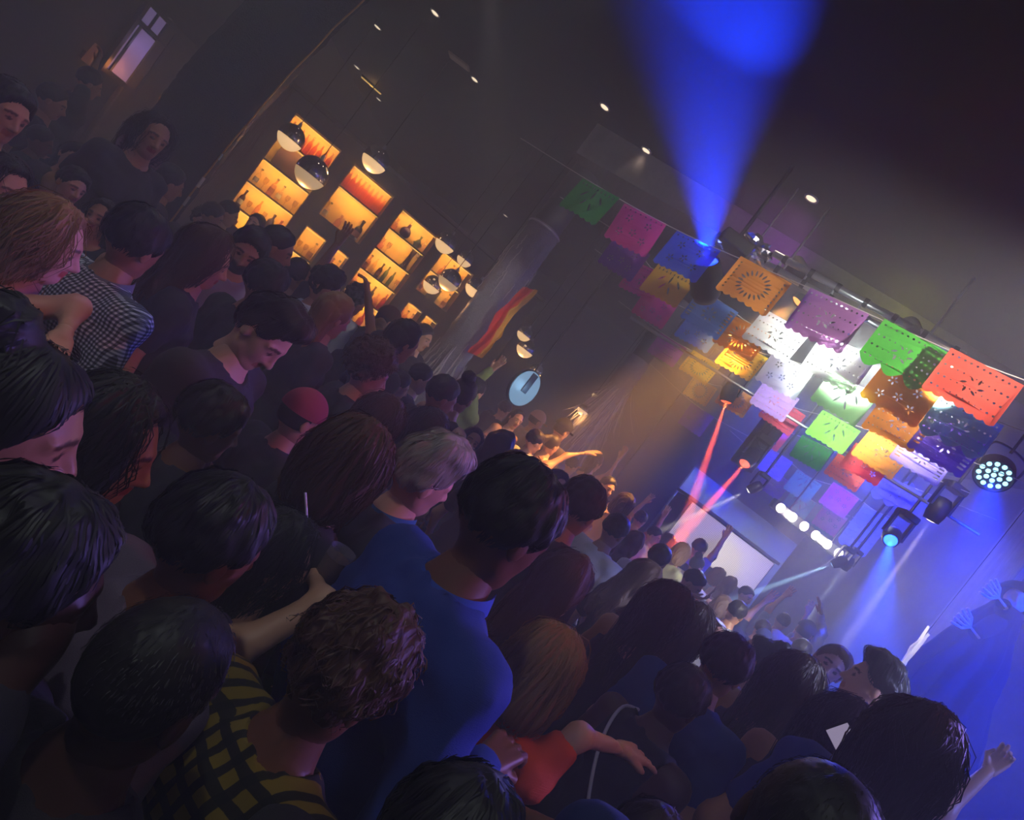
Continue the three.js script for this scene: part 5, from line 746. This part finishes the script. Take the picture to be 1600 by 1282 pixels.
function strap(o) { part('bag_strap', tube([V(0.12, 1.49, 0.03), V(0.13, 1.475, -0.05), V(0.06, 1.36, -0.14), V(-0.08, 1.15, -0.15), V(-0.2, 0.96, -0.06), V(-0.2, 0.95, 0.04)], 0.007, 40, 6), mat(0xc8bcd8, 0.6), o); part('bag', rbox(0.1, 0.2, 0.24, 0.03, -0.27, 0.88, 0), mat(0x2a2630, 0.6), o); }
function flower(o, c = 0xf4ecd8) { for (let k = 0; k < 7; k++) part('petal', new THREE.SphereGeometry(0.016, 10, 8).scale(1, 0.5, 1).translate(0.022 * Math.cos(k * 0.9), 0, 0.022 * Math.sin(k * 0.9)).rotateZ(-1.2).translate(0.085, 1.69, 0.02), mat(c, 0.7), o); part('flower_heart', new THREE.SphereGeometry(0.01, 10, 8).translate(0.093, 1.693, 0.02), mat(0xe8c040, 0.7), o); }
function headCap(o, c, patch) { const g = new THREE.SphereGeometry(0.104, 28, 14, 0, 6.284, 0, 1.62).scale(0.93, 1.05, 1.06).translate(0, 1.682, -0.008); part('cap_crown', g, clothM(c), o); part('cap_brim', new THREE.CylinderGeometry(0.085, 0.088, 0.008, 24, 1, false, -1.2, 2.4).translate(0, 0, 0.02).rotateX(0.25).translate(0, 1.69, 0.055), clothM(c), o); if (patch) part('cap_patch', rbox(0.05, 0.035, 0.006, 0.002, 0, 1.72, -0.112), mat(0xe8e4e0, 0.7), o); part('short_hair', nets((x, y, z) => smax(ell(x, y, z, 0, 1.66, -0.016, 0.08, 0.1, 0.098), Math.max(z - 0.02, 1.6 - y, y - 1.69), 0.01), [-0.1, 1.57, -0.13], [0.1, 1.71, 0.05], 0.0105), hairM('black'), o); }
function beard(o, mo) { part(mo ? 'moustache' : 'beard', nets(mo ? (x, y, z) => cap(Math.abs(x), y, z, [0, 1.6, 0.096, 0.007, 0.026, 1.593, 0.08, 0.006]) : (x, y, z) => smax(headField(false)(x, y, z) - 0.008, Math.max(y - 1.6 + Math.max(0, 0.025 - Math.abs(x)) * 0.7, -z + 0.0, 1.5 - y), 0.008), [-0.1, 1.48, -0.02], [0.1, 1.64, 0.13], 0.006), hairM('black'), o).applyMatrix4(headFrame({ pitch: 22 })); }

buildCrowd();

// ---------------------------------------------------------------- drinks and phones held up
function drink(px, py, d, h, r, label, strawTop) {
  const c = at(px, py, d), o = thing('drink', label, 'drink', c);
  part('cup', new THREE.LatheGeometry([[0, 0], [r * 0.75, 0], [r, h], [r * 0.95, h], [r * 0.71, 0.004], [0, 0.004]].map(([a, b]) => new THREE.Vector2(a, b)), 20), mat(0xe8e4ea, 0.15, { transmission: 0.85, thickness: 0 }), o);
  part('liquid', new THREE.CylinderGeometry(r * 0.9, r * 0.74, h * 0.75, 18).translate(0, h * 0.4, 0), mat(0xb08a60, 0.1, { transmission: 0.5, thickness: 0 }), o);
  for (const [bend, top] of strawTop) { const b = at(...bend, d).sub(c), t = at(...top, d).sub(c); part('straw', tube([V(0, 0.01, 0), b.clone().multiplyScalar(0.55), b, b.clone().lerp(t, 0.5), t], 0.0032, 30, 8), mat(0xe4dcec, 0.4), o); }
}
drink(498, 912, 1.5, 0.1, 0.035, 'clear drink cup with two pale straws held by a hand', [[[480, 815], [477, 770]], [[500, 880], [470, 850]]]);
drink(66, 940, 0.74, 0.11, 0.036, 'drink cup with a long bent straw at the left edge', [[[82, 812], [77, 757]]]);
drink(1272, 1168, 2.3, 0.11, 0.036, 'plastic cup held near the bare shouldered woman', [[[1268, 1120], [1262, 1100]]]);
{ const p = at(1326, 1172, 1.9), o = thing('phone', 'phone with a bright pale screen held low in the crowd', 'phone', p); o.lookAt(EYE); o.rotateZ(1.1); part('case', rbox(0.075, 0.15, 0.009, 0.004), BLACK, o); part('screen', rbox(0.067, 0.13, 0.002, 0.0008, 0, 0, 0.005), glow(0xd8c8f0, 0.35), o); }
{ const a = at(1143, 998, 2.95), b = at(1128, 980, 2.95); single('cigarette', cyl(a, b, 0.004, 0.004, 8), mat(0xeae6e0, 0.8), 'white cigarette between raised fingers', 'cigarette'); }

renderer.render(scene, camera);
